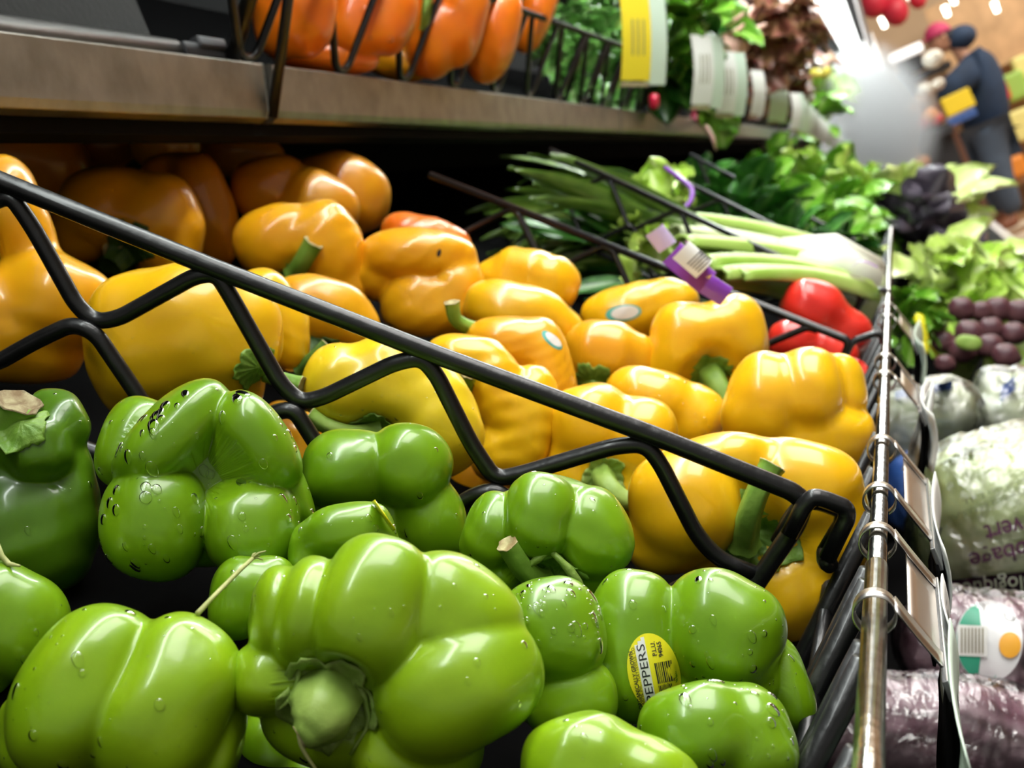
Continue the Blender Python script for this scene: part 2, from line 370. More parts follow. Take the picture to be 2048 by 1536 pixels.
# ------------------------------------------------------------------ wire dividers
def divider_px(label):
    p0 = W(1605, 1000, .54); pl = W(0, 360, .54); n = (pl - p0).cross(NX).normalized()
    root = empty('wire_divider', p0, label, 'wire divider', 'wire dividers between the bins')
    T = lambda pts: [on_plane(x, y, p0, n) for x, y in pts]
    off = lambda pts, s: [p + n * s for p in pts]
    r = .0036
    part(MB().tube(fillet(T([(-420, 190), (0, 362), (420, 533), (860, 705), (1310, 872), (1585, 983), (1608, 1003), (1596, 1045), (1500, 1185), (1400, 1370)]), .008), .0041, 14), 'top_wire', 'black_coat', root, True)
    zz1 = [(-330, 245), (-220, 480), (-190, 500), (-20, 405), (20, 392), (62, 452), (150, 610), (188, 645), (235, 638), (390, 552), (432, 548), (458, 590), (560, 770), (600, 806), (645, 796), (790, 726), (842, 716), (872, 750), (945, 895), (990, 960), (1040, 950), (1230, 893), (1292, 890), (1322, 930), (1395, 1075), (1440, 1122), (1512, 1150)]
    part(MB().tube(fillet(off(T(zz1), -.001), .009), r, 12), 'mesh_wire', 'black_coat', root, True)
    zz2 = [(-400, 560), (-200, 500), (-20, 735), (75, 680), (150, 645), (196, 662), (290, 800), (370, 930), (420, 940), (540, 825), (590, 812), (640, 890), (760, 1090), (810, 1110), (930, 995), (990, 972), (1040, 1010), (1180, 1240), (1230, 1260), (1370, 1160), (1450, 1150)]
    part(MB().tube(fillet(off(T(zz2), .003), .009), r, 12), 'mesh_wire', 'black_coat', root, True)
    part(MB().tube(fillet(T([(-420, 700), (0, 830), (700, 1110), (1400, 1370)]), .008), .004, 12), 'bottom_wire', 'black_coat', root, True)
    h = [(1560, 1100), (1590, 1043), (1620, 1013), (1650, 1018), (1690, 1034), (1692, 1056), (1655, 1118)]
    h2 = [(1575, 1060), (1604, 1002), (1622, 984), (1645, 989), (1688, 1006), (1690, 1026), (1650, 1108)]
    part(MB().tube(fillet(off(T(h), -.008), .004), .0037, 12), 'hook', 'black_coat', root, True)
    part(MB().tube(fillet(off(T(h2), .006), .004), .0037, 12), 'hook', 'black_coat', root, True)
    e = T([(1655, 1118)])[0]; part(MB().tube(fillet([e + n * -.008, e + n * -.001 + NX * .002, e + n * .006], .003), .0037, 12), 'hook_tip', 'black_coat', root, True)
    w = MB(); tv, tf = ico(3); c = np.array(T([(1655, 1126)])[0]) ; w.add(tv * .0028 + c + np.array([0, -.0, -.0018]), tf); d = w.build('water_drop', 'water', root)
def divider(label, R0, L0, hook=True, r=.0028):
    R0 = Vector(R0); L0 = Vector(L0); e1 = (L0 - R0).normalized(); Ln = (L0 - R0).length
    root = empty('wire_divider', R0, label, 'wire divider', 'wire dividers between the bins')
    hgt = .078; bot = lambda s, q: R0 + e1 * s + NX * q
    part(MB().tube(fillet([L0, R0, R0 + NX * hgt], .006), r * 1.15, 10), 'top_wire', 'black_coat', root, True)
    for row in range(2):
        pts = []; s = .03; up = row == 1
        q0, q1 = (.002, .038) if row == 0 else (.038, .074)
        i = 0
        while s < Ln:
            hi = (i % 2 == 0)
            q = q0 if hi ^ (row == 1) else q1
            pts += [bot(s - .004, q), bot(s + .004, q)]; s += .045; i += 1
        part(MB().tube(fillet(pts, .007, 3), r, 8), 'mesh_wire', 'black_coat', root, True)
    part(MB().tube([bot(0, hgt), bot(Ln, hgt)], r, 8), 'bottom_wire', 'black_coat', root, True)
    if hook:
        a = R0 + NX * .02; o = Vector((0, -.022, -.002))
        part(MB().tube(fillet([a, R0 + NX * .002 + Vector((.006, -.003, 0)), R0 + o + Vector((.006, 0, 0)), R0 + o + Vector((.006, -.002, -.014))], .004), r, 8), 'hook', 'black_coat', root, True)
divider_px('near black coated wire divider between green peppers and yellow peppers')
divider('second black wire divider, beyond the yellow peppers and before the red peppers', W(1700, 682, 1.0), W(860, 350, 1.13))
divider('third black wire divider crossing in front of the celery stalks', W(1724, 591, 1.27), W(1100, 300, 1.42))
divider('fourth black wire divider between the celery and the dark spinach', W(1735, 545, 1.6), W(1300, 330, 1.72), False)
divider('farthest black wire divider among the dark leafy greens', W(1745, 500, 1.9), W(1380, 310, 2.0), False)
#@@PEPPERS
# ------------------------------------------------------------------ green peppers
GG = 'green bell peppers in the near bin'
GY = 'yellow bell peppers beyond the near divider'
big, bigs = pepper('largest green pepper in the foreground with a fat pale stem facing out', 'pepper_green_bright', .385,
    [(745, 1225, -20, 118, 150, 130, 12), (610, 1225, 0, 62, 118, 110, 12), (553, 1225, 15, 52, 100, 95, 8), (905, 1235, 20, 140, 120, 130, 35), (915, 1375, -25, 172, 128, 135, -28),
     (535, 1356, 5, 72, 74, 95), (830, 1500, 25, 140, 95, 120, 0), (720, 1400, 80, 200, 150, 130)],
    dents=[(655, 1400, -140, 82)], k=8, level=7, stem=[(662, 1385, 10, 60), (655, 1400, -50, 70), (640, 1432, -100, 64), (616, 1462, -120, 42), (600, 1474, -126, 22)], calyx=(660, 1395, 92, (.1, -.1, 1)), sm='stem_pale', cut='stem_cut_brown', drops=40, group=GG, dr=(2, 8))
def curl(root, D, pts, rr, m='calyx_pale'):
    mb = MB(); mb.tube(fillet([c2w(cam_pt(x, y, D + z * D / F)) for x, y, z in pts], .003), 1.0, 8); q = len(mb.V) // 8
    P = np.array(mb.V).reshape(q, 8, 3); cc = P.mean(1, keepdims=True); rad = np.interp(np.linspace(0, 1, q), np.linspace(0, 1, len(rr)), rr)[:, None, None] * D / F
    mesh_obj('calyx_curl', (cc + (P - cc) * rad).reshape(-1, 3), mb.F, m, root)
curl(big, .385, [(578, 1318, -60), (620, 1312, -75), (680, 1330, -70), (728, 1385, -60), (738, 1450, -60), (700, 1510, -70)], [3, 6, 7, 7, 6, 3])
curl(big, .385, [(600, 1330, -70), (592, 1380, -80), (572, 1408, -80), (556, 1420, -78)], [5, 5, 5, 3])
curl(big, .385, [(598, 1468, -122), (602, 1492, -124), (615, 1515, -122), (640, 1550, -120)], [5, 4.5, 4, 3], 'twig')
pepper('small round green pepper squashed under the stem of the largest one', 'pepper_green', .43, [(540, 1490, 0, 60, 76, 80), (600, 1560, 10, 90, 60, 80)], group=GG)
pepper('green pepper standing blossom end out showing four wet lobes', 'pepper_green', .48,
    [(405, 975, 95, 160, 165, 140), (348, 868, -25, 140, 66, 112, -43), (512, 884, -20, 116, 66, 108, 54), (310, 1042, -45, 101, 114, 118, 8), (505, 1052, -40, 92, 96, 110), (265, 890, 90, 70, 100, 90, 20), (575, 960, 40, 30, 110, 70, -25)],
    dents=[(430, 948, -115, 44)], k=4, level=7, drops=110, group=GG, dr=(2.5, 12))
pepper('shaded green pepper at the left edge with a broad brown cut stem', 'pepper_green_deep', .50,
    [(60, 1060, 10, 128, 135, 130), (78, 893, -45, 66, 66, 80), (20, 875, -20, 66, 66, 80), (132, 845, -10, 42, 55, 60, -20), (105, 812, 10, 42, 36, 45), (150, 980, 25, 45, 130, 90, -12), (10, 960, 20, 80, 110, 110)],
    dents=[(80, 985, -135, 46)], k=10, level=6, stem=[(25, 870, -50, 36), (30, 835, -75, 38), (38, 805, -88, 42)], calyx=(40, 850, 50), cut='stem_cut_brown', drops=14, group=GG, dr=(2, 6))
pepper('wrinkled green pepper leaning on the near divider right of the four lobed one', 'pepper_green', .535,
    [(700, 940, -30, 95, 82, 95, 0), (815, 935, -25, 86, 84, 95, 20), (862, 1040, 0, 68, 100, 90, -20), (640, 975, 25, 50, 95, 80, 8), (760, 1010, 45, 115, 115, 100)], k=4, level=6, drops=22, group=GG)
pepper('small green pepper tucked behind the top of the largest green pepper', 'pepper_green', .46, [(695, 1062, 0, 92, 58, 80, -12), (620, 1105, 10, 42, 60, 60), (740, 1085, 10, 55, 50, 60, 30)], k=8, drops=12, group=GG)
pepper('dark glossy green pepper behind the left shoulder of the largest one', 'pepper_green', .445, [(480, 1195, 10, 62, 85, 80, 10), (535, 1190, 20, 60, 80, 70, 5)], k=8, drops=6, group=GG)
pepper('broad two lobed green pepper at the bottom left with wide white glare', 'pepper_green_bright', .385,
    [(162, 1378, -20, 122, 178, 150, 28), (338, 1412, -20, 125, 182, 150, 22), (230, 1500, 50, 190, 110, 150), (430, 1490, 30, 52, 100, 100, 15), (60, 1470, 30, 70, 90, 100)], k=11, level=7, drops=40, group=GG, dr=(2, 12))
pepper('green pepper cut by the left edge above the broad two lobed one', 'pepper_green', .43, [(15, 1245, 0, 122, 110, 110, 22), (-60, 1300, 0, 90, 120, 100)], k=12, level=6, drops=5, group=GG)
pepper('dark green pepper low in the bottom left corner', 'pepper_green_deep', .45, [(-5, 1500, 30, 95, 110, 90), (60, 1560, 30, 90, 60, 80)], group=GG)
g9, _ = pepper('puckered green pepper with a leaning cut stem and torn calyx', 'pepper_green', .50,
    [(1078, 1035, -45, 70, 88, 90, 8), (985, 1068, -10, 60, 82, 85, 18), (1180, 1068, -25, 80, 92, 92, -28), (1100, 1060, 35, 145, 92, 105), (985, 1145, 0, 62, 56, 70), (1120, 990, 10, 85, 36, 75, 14), (1150, 1150, 20, 75, 60, 70)],
    dents=[(1105, 1160, -110, 40)], k=5, level=7, stem=[(1085, 1165, -60, 24), (1050, 1140, -95, 22), (1015, 1088, -130, 20)], calyx=(1110, 1148, 62, (.1, -.5, 1)), sm='stem_green', drops=26, group=GG, dr=(2, 5))
curl(g9, .50, [(1045, 1142, -105), (1075, 1118, -112), (1100, 1100, -112)], [5, 9, 6]); curl(g9, .50, [(1100, 1100, -112), (1135, 1135, -112), (1162, 1172, -105), (1160, 1200, -90)], [6, 10, 9, 5])
pepper('wet green pepper squeezed between the largest one and the stickered one', 'pepper_green', .435,
    [(1105, 1262, 0, 102, 108, 100, -10), (1140, 1400, -5, 94, 80, 90, -5), (1080, 1340, 40, 85, 105, 80)], k=4, level=6, drops=80, group=GG, dbox=(980, 1150, 1200, 1290), dr=(2.5, 10))
stk, stks = pepper('green pepper with the yellow oval sticker on its lobe', 'pepper_green', .455,
    [(1264, 1292, -15, 98, 152, 110, 6), (1440, 1262, -20, 128, 118, 120, 32), (1572, 1368, 15, 46, 96, 80, -14), (1385, 1310, 45, 165, 140, 115), (1460, 1340, 5, 100, 95, 105)], k=6, level=7, drops=70, group=GG, dr=(2, 9))
pepper('wet green pepper at the bottom covering the lower part of the sticker', 'pepper_green', .405,
    [(1395, 1462, 0, 118, 98, 115, -8), (1500, 1480, 5, 92, 112, 110, -20), (1430, 1530, 30, 150, 90, 110)], k=13, level=6, drops=50, group=GG, dr=(2.5, 13))
pepper('bright green pepper cut by the bottom edge left of the wet one', 'pepper_green_bright', .37,
    [(1165, 1540, 0, 122, 112, 120, -10), (1270, 1565, -5, 130, 100, 120, 25), (1220, 1600, 20, 180, 90, 120)], k=12, level=6, drops=12, group=GG)
# ------------------------------------------------------------------ yellow peppers
def Y(label, m, D, bl, **kw):
    kw.setdefault('group', GY); kw.setdefault('k', 13); return pepper(label, m, D, bl, **kw)
Y('large yellow pepper at the left edge with a long narrow neck', 'pepper_golden', .69, [(30, 430, 10, 62, 125, 90, -18), (120, 600, 0, 108, 90, 110, 22), (20, 640, 0, 150, 112, 120), (60, 715, 10, 95, 52, 80)], k=22, level=6)
Y('large smooth yellow pepper framed by the near divider diamonds', 'pepper_yellow', .62, [(285, 690, 0, 112, 148, 125, -12), (390, 665, -10, 150, 132, 125, 12), (490, 670, 0, 78, 92, 90), (440, 775, 10, 88, 48, 70, 12)], k=24, level=6,
  stem=[(505, 735, -10, 18), (550, 755, -40, 15), (604, 770, -55, 17)], calyx=(512, 735, 40, (-1, -.1, .4)), drops=5)
Y('yellow pepper partly hidden behind the large smooth one', 'pepper_yellow', .70, [(530, 625, 0, 72, 85, 80, -25), (580, 670, 0, 38, 75, 60, -5)], stem=[(600, 740, -20, 16), (630, 715, -40, 14), (655, 690, -40, 14)], sm='stem_dark')
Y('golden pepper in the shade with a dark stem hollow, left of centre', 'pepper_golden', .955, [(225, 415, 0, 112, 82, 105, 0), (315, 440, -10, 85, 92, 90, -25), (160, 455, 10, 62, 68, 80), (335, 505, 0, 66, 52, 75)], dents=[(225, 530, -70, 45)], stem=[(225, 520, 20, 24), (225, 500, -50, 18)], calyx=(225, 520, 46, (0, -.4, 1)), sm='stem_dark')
Y('slim shade-toned amber pepper standing behind the shaded golden one', 'pepper_amber_shaded', 1.09, [(405, 420, 0, 62, 115, 80, -14), (345, 355, 10, 62, 48, 60)])
Y('yellow pepper with a short curved stem in the middle of the pile', 'pepper_golden', .95, [(555, 480, 0, 90, 70, 85, -12), (650, 490, 0, 74, 88, 80, -28), (692, 560, 10, 48, 60, 60, -10)], dents=[(590, 545, -70, 24)],
  stem=[(588, 548, -40, 18), (608, 520, -75, 18), (628, 485, -90, 19)], calyx=(585, 545, 36, (.3, -.6, 1)))
Y('plain yellow pepper right below the short curved stem', 'pepper_golden', .85, [(640, 620, 0, 102, 68, 85, 14), (705, 655, 10, 55, 50, 65, 20)], stem=[(640, 680, -30, 26), (610, 715, -60, 20)], calyx=(645, 690, 50, (0, -1, .6)), sm='stem_dark')
Y('two lobed shade-toned amber pepper high in the shade under the shelf', 'pepper_amber_shaded', 1.13, [(540, 375, 0, 78, 62, 70, -10), (635, 415, 0, 84, 72, 75, 28)], k=8)
Y('shade-toned amber pepper at the dark back of the pile, rightmost up there', 'pepper_amber_shaded', 1.2, [(690, 385, 0, 92, 78, 80, 24), (650, 350, 10, 60, 40, 60)])
Y('folded yellow pepper with a small dark speck on top', 'pepper_golden', .95, [(838, 512, 0, 118, 56, 80, 2), (850, 605, 0, 88, 68, 75, 6), (915, 590, 0, 58, 80, 70, 0), (760, 540, 10, 50, 60, 60, 20)], k=7, level=6)
Y('orange pepper peeking out above the folded yellow one', 'pepper_orange', 1.1, [(850, 478, 0, 92, 46, 60, 14)])
Y('smooth yellow pepper farthest back against the second divider', 'pepper_yellow', 1.0, [(1070, 560, 0, 90, 62, 75, 12), (1005, 560, 5, 55, 48, 60, -20)])
Y('long yellow pepper lying in front of the farthest back smooth one', 'pepper_yellow', .92, [(1030, 622, 0, 102, 58, 80, 10), (1110, 650, 0, 62, 46, 60, 32)])
Y('bright lemon yellow pepper touching the near divider from behind', 'pepper_lemon', .625, [(695, 770, 0, 90, 84, 90, 12), (790, 765, 0, 105, 88, 95, 28), (880, 835, -5, 78, 108, 90, -22), (845, 890, 10, 90, 70, 80)], dents=[(745, 885, -60, 50)], k=16, level=6, drops=30, dr=(2, 5),
  stem=[(755, 862, -30, 18), (700, 866, -60, 16), (650, 850, -75, 15), (618, 830, -80, 17)], calyx=(755, 848, 52, (.2, -.9, .7)), sm='stem_pale')
Y('yellow pepper with three folds just above the divider top wire', 'pepper_yellow', .70, [(930, 722, 5, 84, 55, 75, 5), (1000, 790, 0, 62, 108, 80, -25), (1048, 850, 0, 64, 120, 80, 12), (1010, 905, 0, 72, 66, 75)], k=7, level=6, stem=[(930, 775, -60, 14), (938, 745, -95, 16)], sm='stem_green')
st2, st2s = Y('broad yellow pepper with a hooked green stem and pale blue sticker', 'pepper_golden', .78, [(1020, 690, 0, 92, 56, 75, 5), (1092, 740, 0, 58, 108, 75, -12), (1040, 760, 20, 80, 90, 70)], k=8, level=6, stem=[(950, 660, 0, 15), (912, 640, -30, 13), (903, 605, -45, 15)], sm='stem_green')
st3, st3s = Y('yellow pepper at the back carrying a mint and white sticker', 'pepper_yellow', .98, [(1265, 622, 0, 102, 56, 75, -12), (1345, 605, 0, 55, 48, 60, 15)], k=8)
Y('small golden pepper with its calyx turned down, below the mint sticker', 'pepper_golden', .88, [(1205, 705, 0, 80, 66, 75), (1268, 720, 5, 44, 58, 60)], k=10, stem=[(1188, 765, -30, 24), (1190, 790, -50, 16)], calyx=(1186, 758, 38, (0, -1, .7)))
Y('horseshoe shaped yellow pepper with a big green stem in its hollow', 'pepper_yellow', .88, [(1362, 690, 0, 66, 84, 80, 10), (1465, 668, 0, 70, 80, 80, -15), (1408, 665, 0, 80, 55, 80), (1330, 745, 5, 45, 60, 60), (1502, 735, 5, 36, 74, 60), (1410, 760, 60, 90, 60, 40)], dents=[(1422, 765, -80, 52)], k=10, level=6,
  stem=[(1415, 735, 10, 32), (1430, 762, -50, 24), (1455, 800, -75, 17)], calyx=(1418, 742, 50, (.1, -.5, 1)))
Y('low yellow pepper with water beads right behind the near divider', 'pepper_yellow', .80, [(1300, 800, 0, 92, 62, 80, 12), (1385, 840, 0, 60, 72, 75, 25)], k=9, drops=24, dr=(2, 6))
Y('yellow pepper with a long curved stem dropping behind the divider', 'pepper_yellow', .70, [(1180, 850, 0, 86, 84, 90, -10), (1275, 880, 0, 78, 88, 90, 10), (1150, 945, 10, 66, 76, 80), (1275, 975, 10, 85, 66, 80), (1210, 950, 60, 100, 80, 60)], dents=[(1208, 960, -110, 46)], k=12, level=6,
  stem=[(1202, 945, -40, 26), (1215, 972, -90, 23), (1252, 1000, -105, 20), (1296, 992, -100, 22)], calyx=(1205, 948, 40, (-.1, -.2, 1)), sm='stem_pale')
Y('ridged yellow pepper leaning against the chrome rail', 'pepper_yellow', .735, [(1530, 805, 0, 80, 100, 90, 14), (1615, 785, -10, 70, 88, 90, 0), (1680, 780, 20, 52, 72, 60, -10), (1714, 862, 5, 34, 42, 50), (1600, 870, 10, 140, 72, 90, 6), (1680, 915, 10, 58, 66, 70, 10)], k=9, level=7)
Y('biggest yellow pepper behind the divider hook with a ruffled green calyx', 'pepper_yellow', .60,
  [(1372, 1010, -5, 112, 112, 120, -10), (1435, 925, 10, 115, 58, 90, -8), (1600, 975, 0, 122, 98, 110, 15), (1660, 1060, 5, 84, 115, 100), (1580, 1180, 10, 100, 98, 100, -20), (1330, 1090, 10, 75, 60, 80), (1500, 1080, 70, 150, 120, 90)], dents=[(1500, 1062, -175, 42)], k=15, level=7,
  stem=[(1488, 1088, -60, 27), (1496, 1040, -110, 23), (1515, 985, -130, 21), (1545, 930, -130, 24)], calyx=(1498, 1068, 88, (0, .1, 1)), sm='stem_green', drops=6)
Y('dark yellow pepper low between divider and lemon yellow one', 'pepper_golden', .72, [(600, 900, 20, 60, 78, 60), (560, 850, 20, 40, 50, 50)])
Y('deep shade-toned amber pepper at the upper left edge under the shelf', 'pepper_amber_shaded', 1.13, [(50, 320, 0, 128, 88, 90, 22)])
Y('small shade-toned amber pepper just under the shelf near the left', 'pepper_amber_shaded', 1.22, [(205, 285, 0, 62, 55, 60), (165, 300, 10, 50, 50, 50)])
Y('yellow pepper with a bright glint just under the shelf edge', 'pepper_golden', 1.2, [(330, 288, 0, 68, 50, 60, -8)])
Y('dim shade-toned amber pepper in the darkest corner under the shelf joint', 'pepper_amber_shaded', 1.3, [(480, 310, 0, 92, 46, 60, 6), (420, 300, 5, 40, 36, 50)])
Y('golden pepper wedged at the bottom between two yellow ones', 'pepper_golden', .74, [(1085, 965, 0, 80, 62, 70), (970, 960, 10, 70, 60, 70)])
Y('golden pepper showing through the gap beside the ridged one', 'pepper_golden', .86, [(1450, 860, 0, 62, 66, 60)])
RR = 'red bell peppers in the narrow bin'
pepper('larger red pepper behind the second wire divider', 'pepper_red', 1.2, [(1625, 615, 0, 62, 55, 60, 25), (1688, 660, 0, 54, 46, 50, 35)], k=14, group=RR)
pepper('flatter red pepper lying in front of the larger red one', 'pepper_red', 1.1, [(1585, 680, 0, 50, 42, 50), (1655, 705, 0, 62, 44, 50, 25)], k=7, group=RR)
pepper('small red pepper tip below the second divider hook', 'pepper_red', 1.05, [(1700, 755, 0, 34, 40, 40, 20)], group=RR)
OO = 'orange bell peppers on the upper shelf'
pepper('first orange pepper beside the shelf joint on the upper shelf', 'pepper_orange', 1.08, [(600, 20, 0, 72, 95, 80, 10), (555, 30, 10, 50, 85, 70)], group=OO)
pepper('second orange pepper behind the first hairpin wire', 'pepper_orange', 1.2, [(710, 40, 0, 70, 85, 80, 20), (770, 30, 0, 60, 82, 70, 15)], k=8, group=OO, drops=8)
pepper('orange pepper with a green stem behind the second hairpin wire', 'pepper_orange', 1.34, [(870, 70, 0, 55, 85, 70, 15), (925, 40, 0, 50, 95, 70, 15), (850, -20, 10, 60, 70, 70)], k=8, group=OO, stem=[(850, 60, -70, 9), (853, 30, -80, 9), (856, -5, -80, 10)])
pepper('orange pepper leaning right behind the third hairpin wire', 'pepper_orange', 1.5, [(990, 70, 0, 46, 98, 65, 16), (960, 60, 10, 50, 80, 60)], k=8, group=OO)
pepper('last orange pepper of the row touching the kale', 'pepper_orange', 1.7, [(1070, 30, 0, 36, 80, 55, 22)], group=OO)
pepper('amber orange pepper lying low between two orange ones', 'pepper_amber_shaded', 1.36, [(800, 125, 0, 70, 36, 55, 5)], group=OO)
pepper('deep orange pepper lying low right behind the shelf edge', 'pepper_orange', 1.2, [(650, 112, 0, 110, 36, 60, 5)], group=OO)
#@@STICKERS
# ------------------------------------------------------------------ stickers on peppers
def sticker(root, sol, cx, cy, rx, ry, rot, mats, name='sticker', lift=.00025):
    r = math.radians(rot); na = 40; nr = 8; xs = []; ys = []
    for i in range(nr):
        for j in range(na):
            a = 2 * math.pi * j / na; q = i / (nr - 1)
            u, v = rx * q * math.cos(a), ry * q * math.sin(a)
            xs.append(cx + u * math.cos(r) - v * math.sin(r)); ys.append(cy + u * math.sin(r) + v * math.cos(r))
    P = sol.front(np.array(xs), np.array(ys), lift)
    Fc = [(i * na + j, i * na + (j + 1) % na, (i + 1) * na + (j + 1) % na, (i + 1) * na + j) for i in range(nr - 1) for j in range(na)]
    o = mesh_obj(name, c2w(P), [f[::-1] for f in Fc], mats, root); return o
def decal_poly(parent, sol, fn, V, Fc, m, name, lift):
    x, y = fn(V[:, 0], V[:, 1]); P = sol.front(x, y, lift); return mesh_obj(name, c2w(P), Fc, m, parent, smooth=False)
so = sticker(stk, stks, 1308, 1347, 52, 82, -13, 'sticker_yellow')
so['label'] = 'yellow oval sticker with black lettering and barcode'
def st_fn(rot, cx, cy):      # sticker frame: a runs along the reading direction, b is up for the reader
    r = math.radians(rot)
    def fn(a, b):
        ax, ay = math.cos(r), math.sin(r); bx, by = math.sin(r), -math.cos(r)
        return cx + a * ax + b * bx, cy + a * ay + b * by
    return fn
fn = st_fn(-101, 1308, 1347)
a = np.linspace(-76, 76, 24); bw = [(x, v) for x in a for v in (9 - 0, 29)]
band = np.array([(x, v) for x in a for v in np.linspace(6, 28, 4)])
inside = lambda A, B: (A / 80) ** 2 + (B / 50) ** 2 < 1
bf = [(i * 4 + j, i * 4 + j + 1, (i + 1) * 4 + j + 1, (i + 1) * 4 + j) for i in range(23) for j in range(3)]
bf = [f for f in bf if all(inside(*band[i]) for i in f)]
decal_poly(so, stks, fn, band, bf, 'sticker_white', 'white_band', .00035)
def put_text(s, size, a0, b0, bold=False, width=None):
    V, Fc = text_mesh(s, size, bold)
    if width: V[:, 0] *= width / (V[:, 0].max() - V[:, 0].min())
    P = V[:, :2] + np.array([a0, b0]); decal_poly(so, stks, fn, P, Fc, 'ink', 'lettering', .00045)
put_text('PEPPERS', 23, -58, 8.5, False, 118)
put_text('ORGANICALLY GROWN', 11, -66, 35, True, 118)
put_text('FARMS, INC., PLATTEVILLE, CO.', 8.5, -62, 29.5, False, 122)
put_text('P.L.U.', 12.5, 34, -13, True)
put_text('94065', 12.5, 30, -25, True)
V = []; Fc = []
rng = np.random.RandomState(3); x = -8.0
def barq(x0, x1, y0, y1):
    k = len(V); V.extend([(x0, y0), (x1, y0), (x1, y1), (x0, y1)]); Fc.append((k, k + 1, k + 2, k + 3))
y = -4.0
while y > -40:
    h = rng.choice([1.0, 1.6, 2.8]); barq(-22, 20, y - h, y); y -= h + rng.choice([1.0, 1.7])
y = -4.0
while y > -32:
    h = rng.choice([1.2, 2.0]); barq(-40, -26, y - h, y) if rng.rand() > .3 else barq(-36, -24, y - h, y); y -= h + 1.4
decal_poly(so, stks, fn, np.array(V), Fc, 'ink', 'barcode', .00045)
for root, sol, cx, cy, rx, ry, rot in ((st2, st2s, 1104, 680, 26, 10, 42), (st3, st3s, 1247, 626, 36, 17, -8)):
    o = sticker(root, sol, cx, cy, rx, ry, rot, 'sticker_teal'); sticker(o, sol, cx + 3, cy - 1, rx * .78, ry * .8, rot, 'sticker_white', 'sticker_face', .0006)
    o['label'] = 'small teal and white oval sticker'
g5 = [p for p in PEPPERS if 'dark speck' in p[0]['label']][0]; sticker(g5[0], g5[1], 878, 506, 4, 8, 15, 'ink', 'speck')
# small yellow sticker lifting off the hidden green pepper
g4 = [p for p in PEPPERS if 'small green pepper tucked' in p[0]['label']][0]
mb = MB()
mb.grid(lambda u, v: W(745 + 42 * u + 5 * v, 1002 + 60 * u - 3 * v, .455 - .004 * math.sin(u * 3) - .010 * v), 10, 3)
o = mb.build('sticker', 'sticker_yellow', g4[0]); o['label'] = 'yellow sticker seen edge on'; o.modifiers.new('t', 'SOLIDIFY').thickness = .0004
mb = MB(); mb.grid(lambda u, v: W(752 + 12 * u + 4 * v, 1012 + 20 * u - 2 * v, .4535 - .010 * v), 4, 3); q = mb.build('sticker_print', 'ink', o)
# dry pedicel lying across the green peppers
tw = empty('dry_twig', W(460, 1170, .43), 'thin dry green twig resting across two green peppers', 'twig')
part(MB().tube([W(396, 1226, .385), W(430, 1190, .40), (W(480, 1140, .415)), W(505, 1117, .42)], [.0009, .0008, .0008, .0007], 8), 'stalk', 'twig', tw, True)
for e in ((520, 1112), (532, 1102), (512, 1106), (526, 1120)):
    part(MB().tube([W(503, 1118, .42), W((503 + e[0]) / 2, (1116 + e[1]) / 2 - 3, .421), W(*e, .421)], [.0005, .0004, .0002], 6), 'hair_root', 'twig', tw, True)
tw2 = MB().tube([W(-8, 1090, .425), W(3, 1112, .425), W(18, 1128, .424), W(40, 1132, .422)], [.0013, .001, .0009, .0004], 8).build('stem_scrap', 'twig', None)
tag(tw2, 'pale stem scrap on the green pepper at the left edge', 'stem')
#@@TAGS
# ------------------------------------------------------------------ label holders clipped on the chrome rail
def holder(label, xa, xb, cards):
    root = empty('label_holder', (xa, RY, RZ), label, 'label holder', 'price label holders on the chrome rail')
    ya, za = RY - .0135, RZ - .024
    for x in (xa, xb):
        b = MB(); n = 28; V = []
        for i in range(n + 1):
            a = math.radians(-75 + 300 * i / n)
            for dx in (-.0036, .0036):
                for rr in (.0062, .0070): V.append((x + dx, RY - math.cos(a) * rr, RZ + math.sin(a) * rr))
        Fc = []
        for i in range(n):
            k = i * 4
            for p, q in ((0, 1), (1, 3), (3, 2), (2, 0)): Fc.append((k + p, k + q, k + 4 + q, k + 4 + p))
        b.add(V, Fc); b.build('ring_clip', 'steel', root)
        part(MB().grid(lambda u, v: (x - .006 + .012 * v + .006 * u * u, RY - .0066 + (ya - RY + .0066) * u, RZ + .001 + (za - RZ - .001) * u), 8, 2), 'clip_tab', 'steel', root, True).modifiers.new('t', 'SOLIDIFY').thickness = .0006
    part(MB().grid(lambda u, v: (xa + (xb - xa) * u, RY - .0085 - .005 * v, RZ - .007 - .017 * v), 6, 4), 'plate', 'steel', root, True).modifiers.new('t', 'SOLIDIFY').thickness = .0006
    o = part(MB().box((xa - .012, ya - .0012, za - .009), (xb + .012, ya + .0008, za + .001)), 'channel', mat('channel_grey', (.3, .3, .3), .15, .6, coat=.6), root); bevel(o, .0004)
    o = part(MB().grid(lambda u, v: (xa - .02 + (xb - xa + .045) * u, ya - .0005 + .0155 * v - .002 * math.sin(v * 3.1) + .0015 * math.sin(u * 5), za - .006 - .038 * v), 12, 8), 'backing_strip', 'black_plastic', root, True); o.modifiers.new('t', 'SOLIDIFY').thickness = .0012
    for (c0, c1, h, m, cu) in cards:
        o = part(MB().grid(lambda u, v: (c0 + (c1 - c0) * u, ya - .0022 + .0125 * v - .003 * math.sin(v * 3.1) - cu * (abs(u - .5) * 2) ** 2, za + .001 - h * v), 10, 8), 'price_card', m, root, True); o.modifiers.new('t', 'SOLIDIFY').thickness = .0006
holder('nearest grey label holder clipped under the rail by the green peppers', .409, .486, [(.345, .45, .035, 'card_mint', .002), (.452, .50, .034, 'card_white', .001)])
holder('second label holder on the rail, just beyond the divider hook', .547, .641, [(.53, .66, .035, 'card_white', .003)])
holder('third label holder on the rail, beside the ridged yellow pepper', .833, .905, [(.80, .93, .034, 'card_white', .006)])
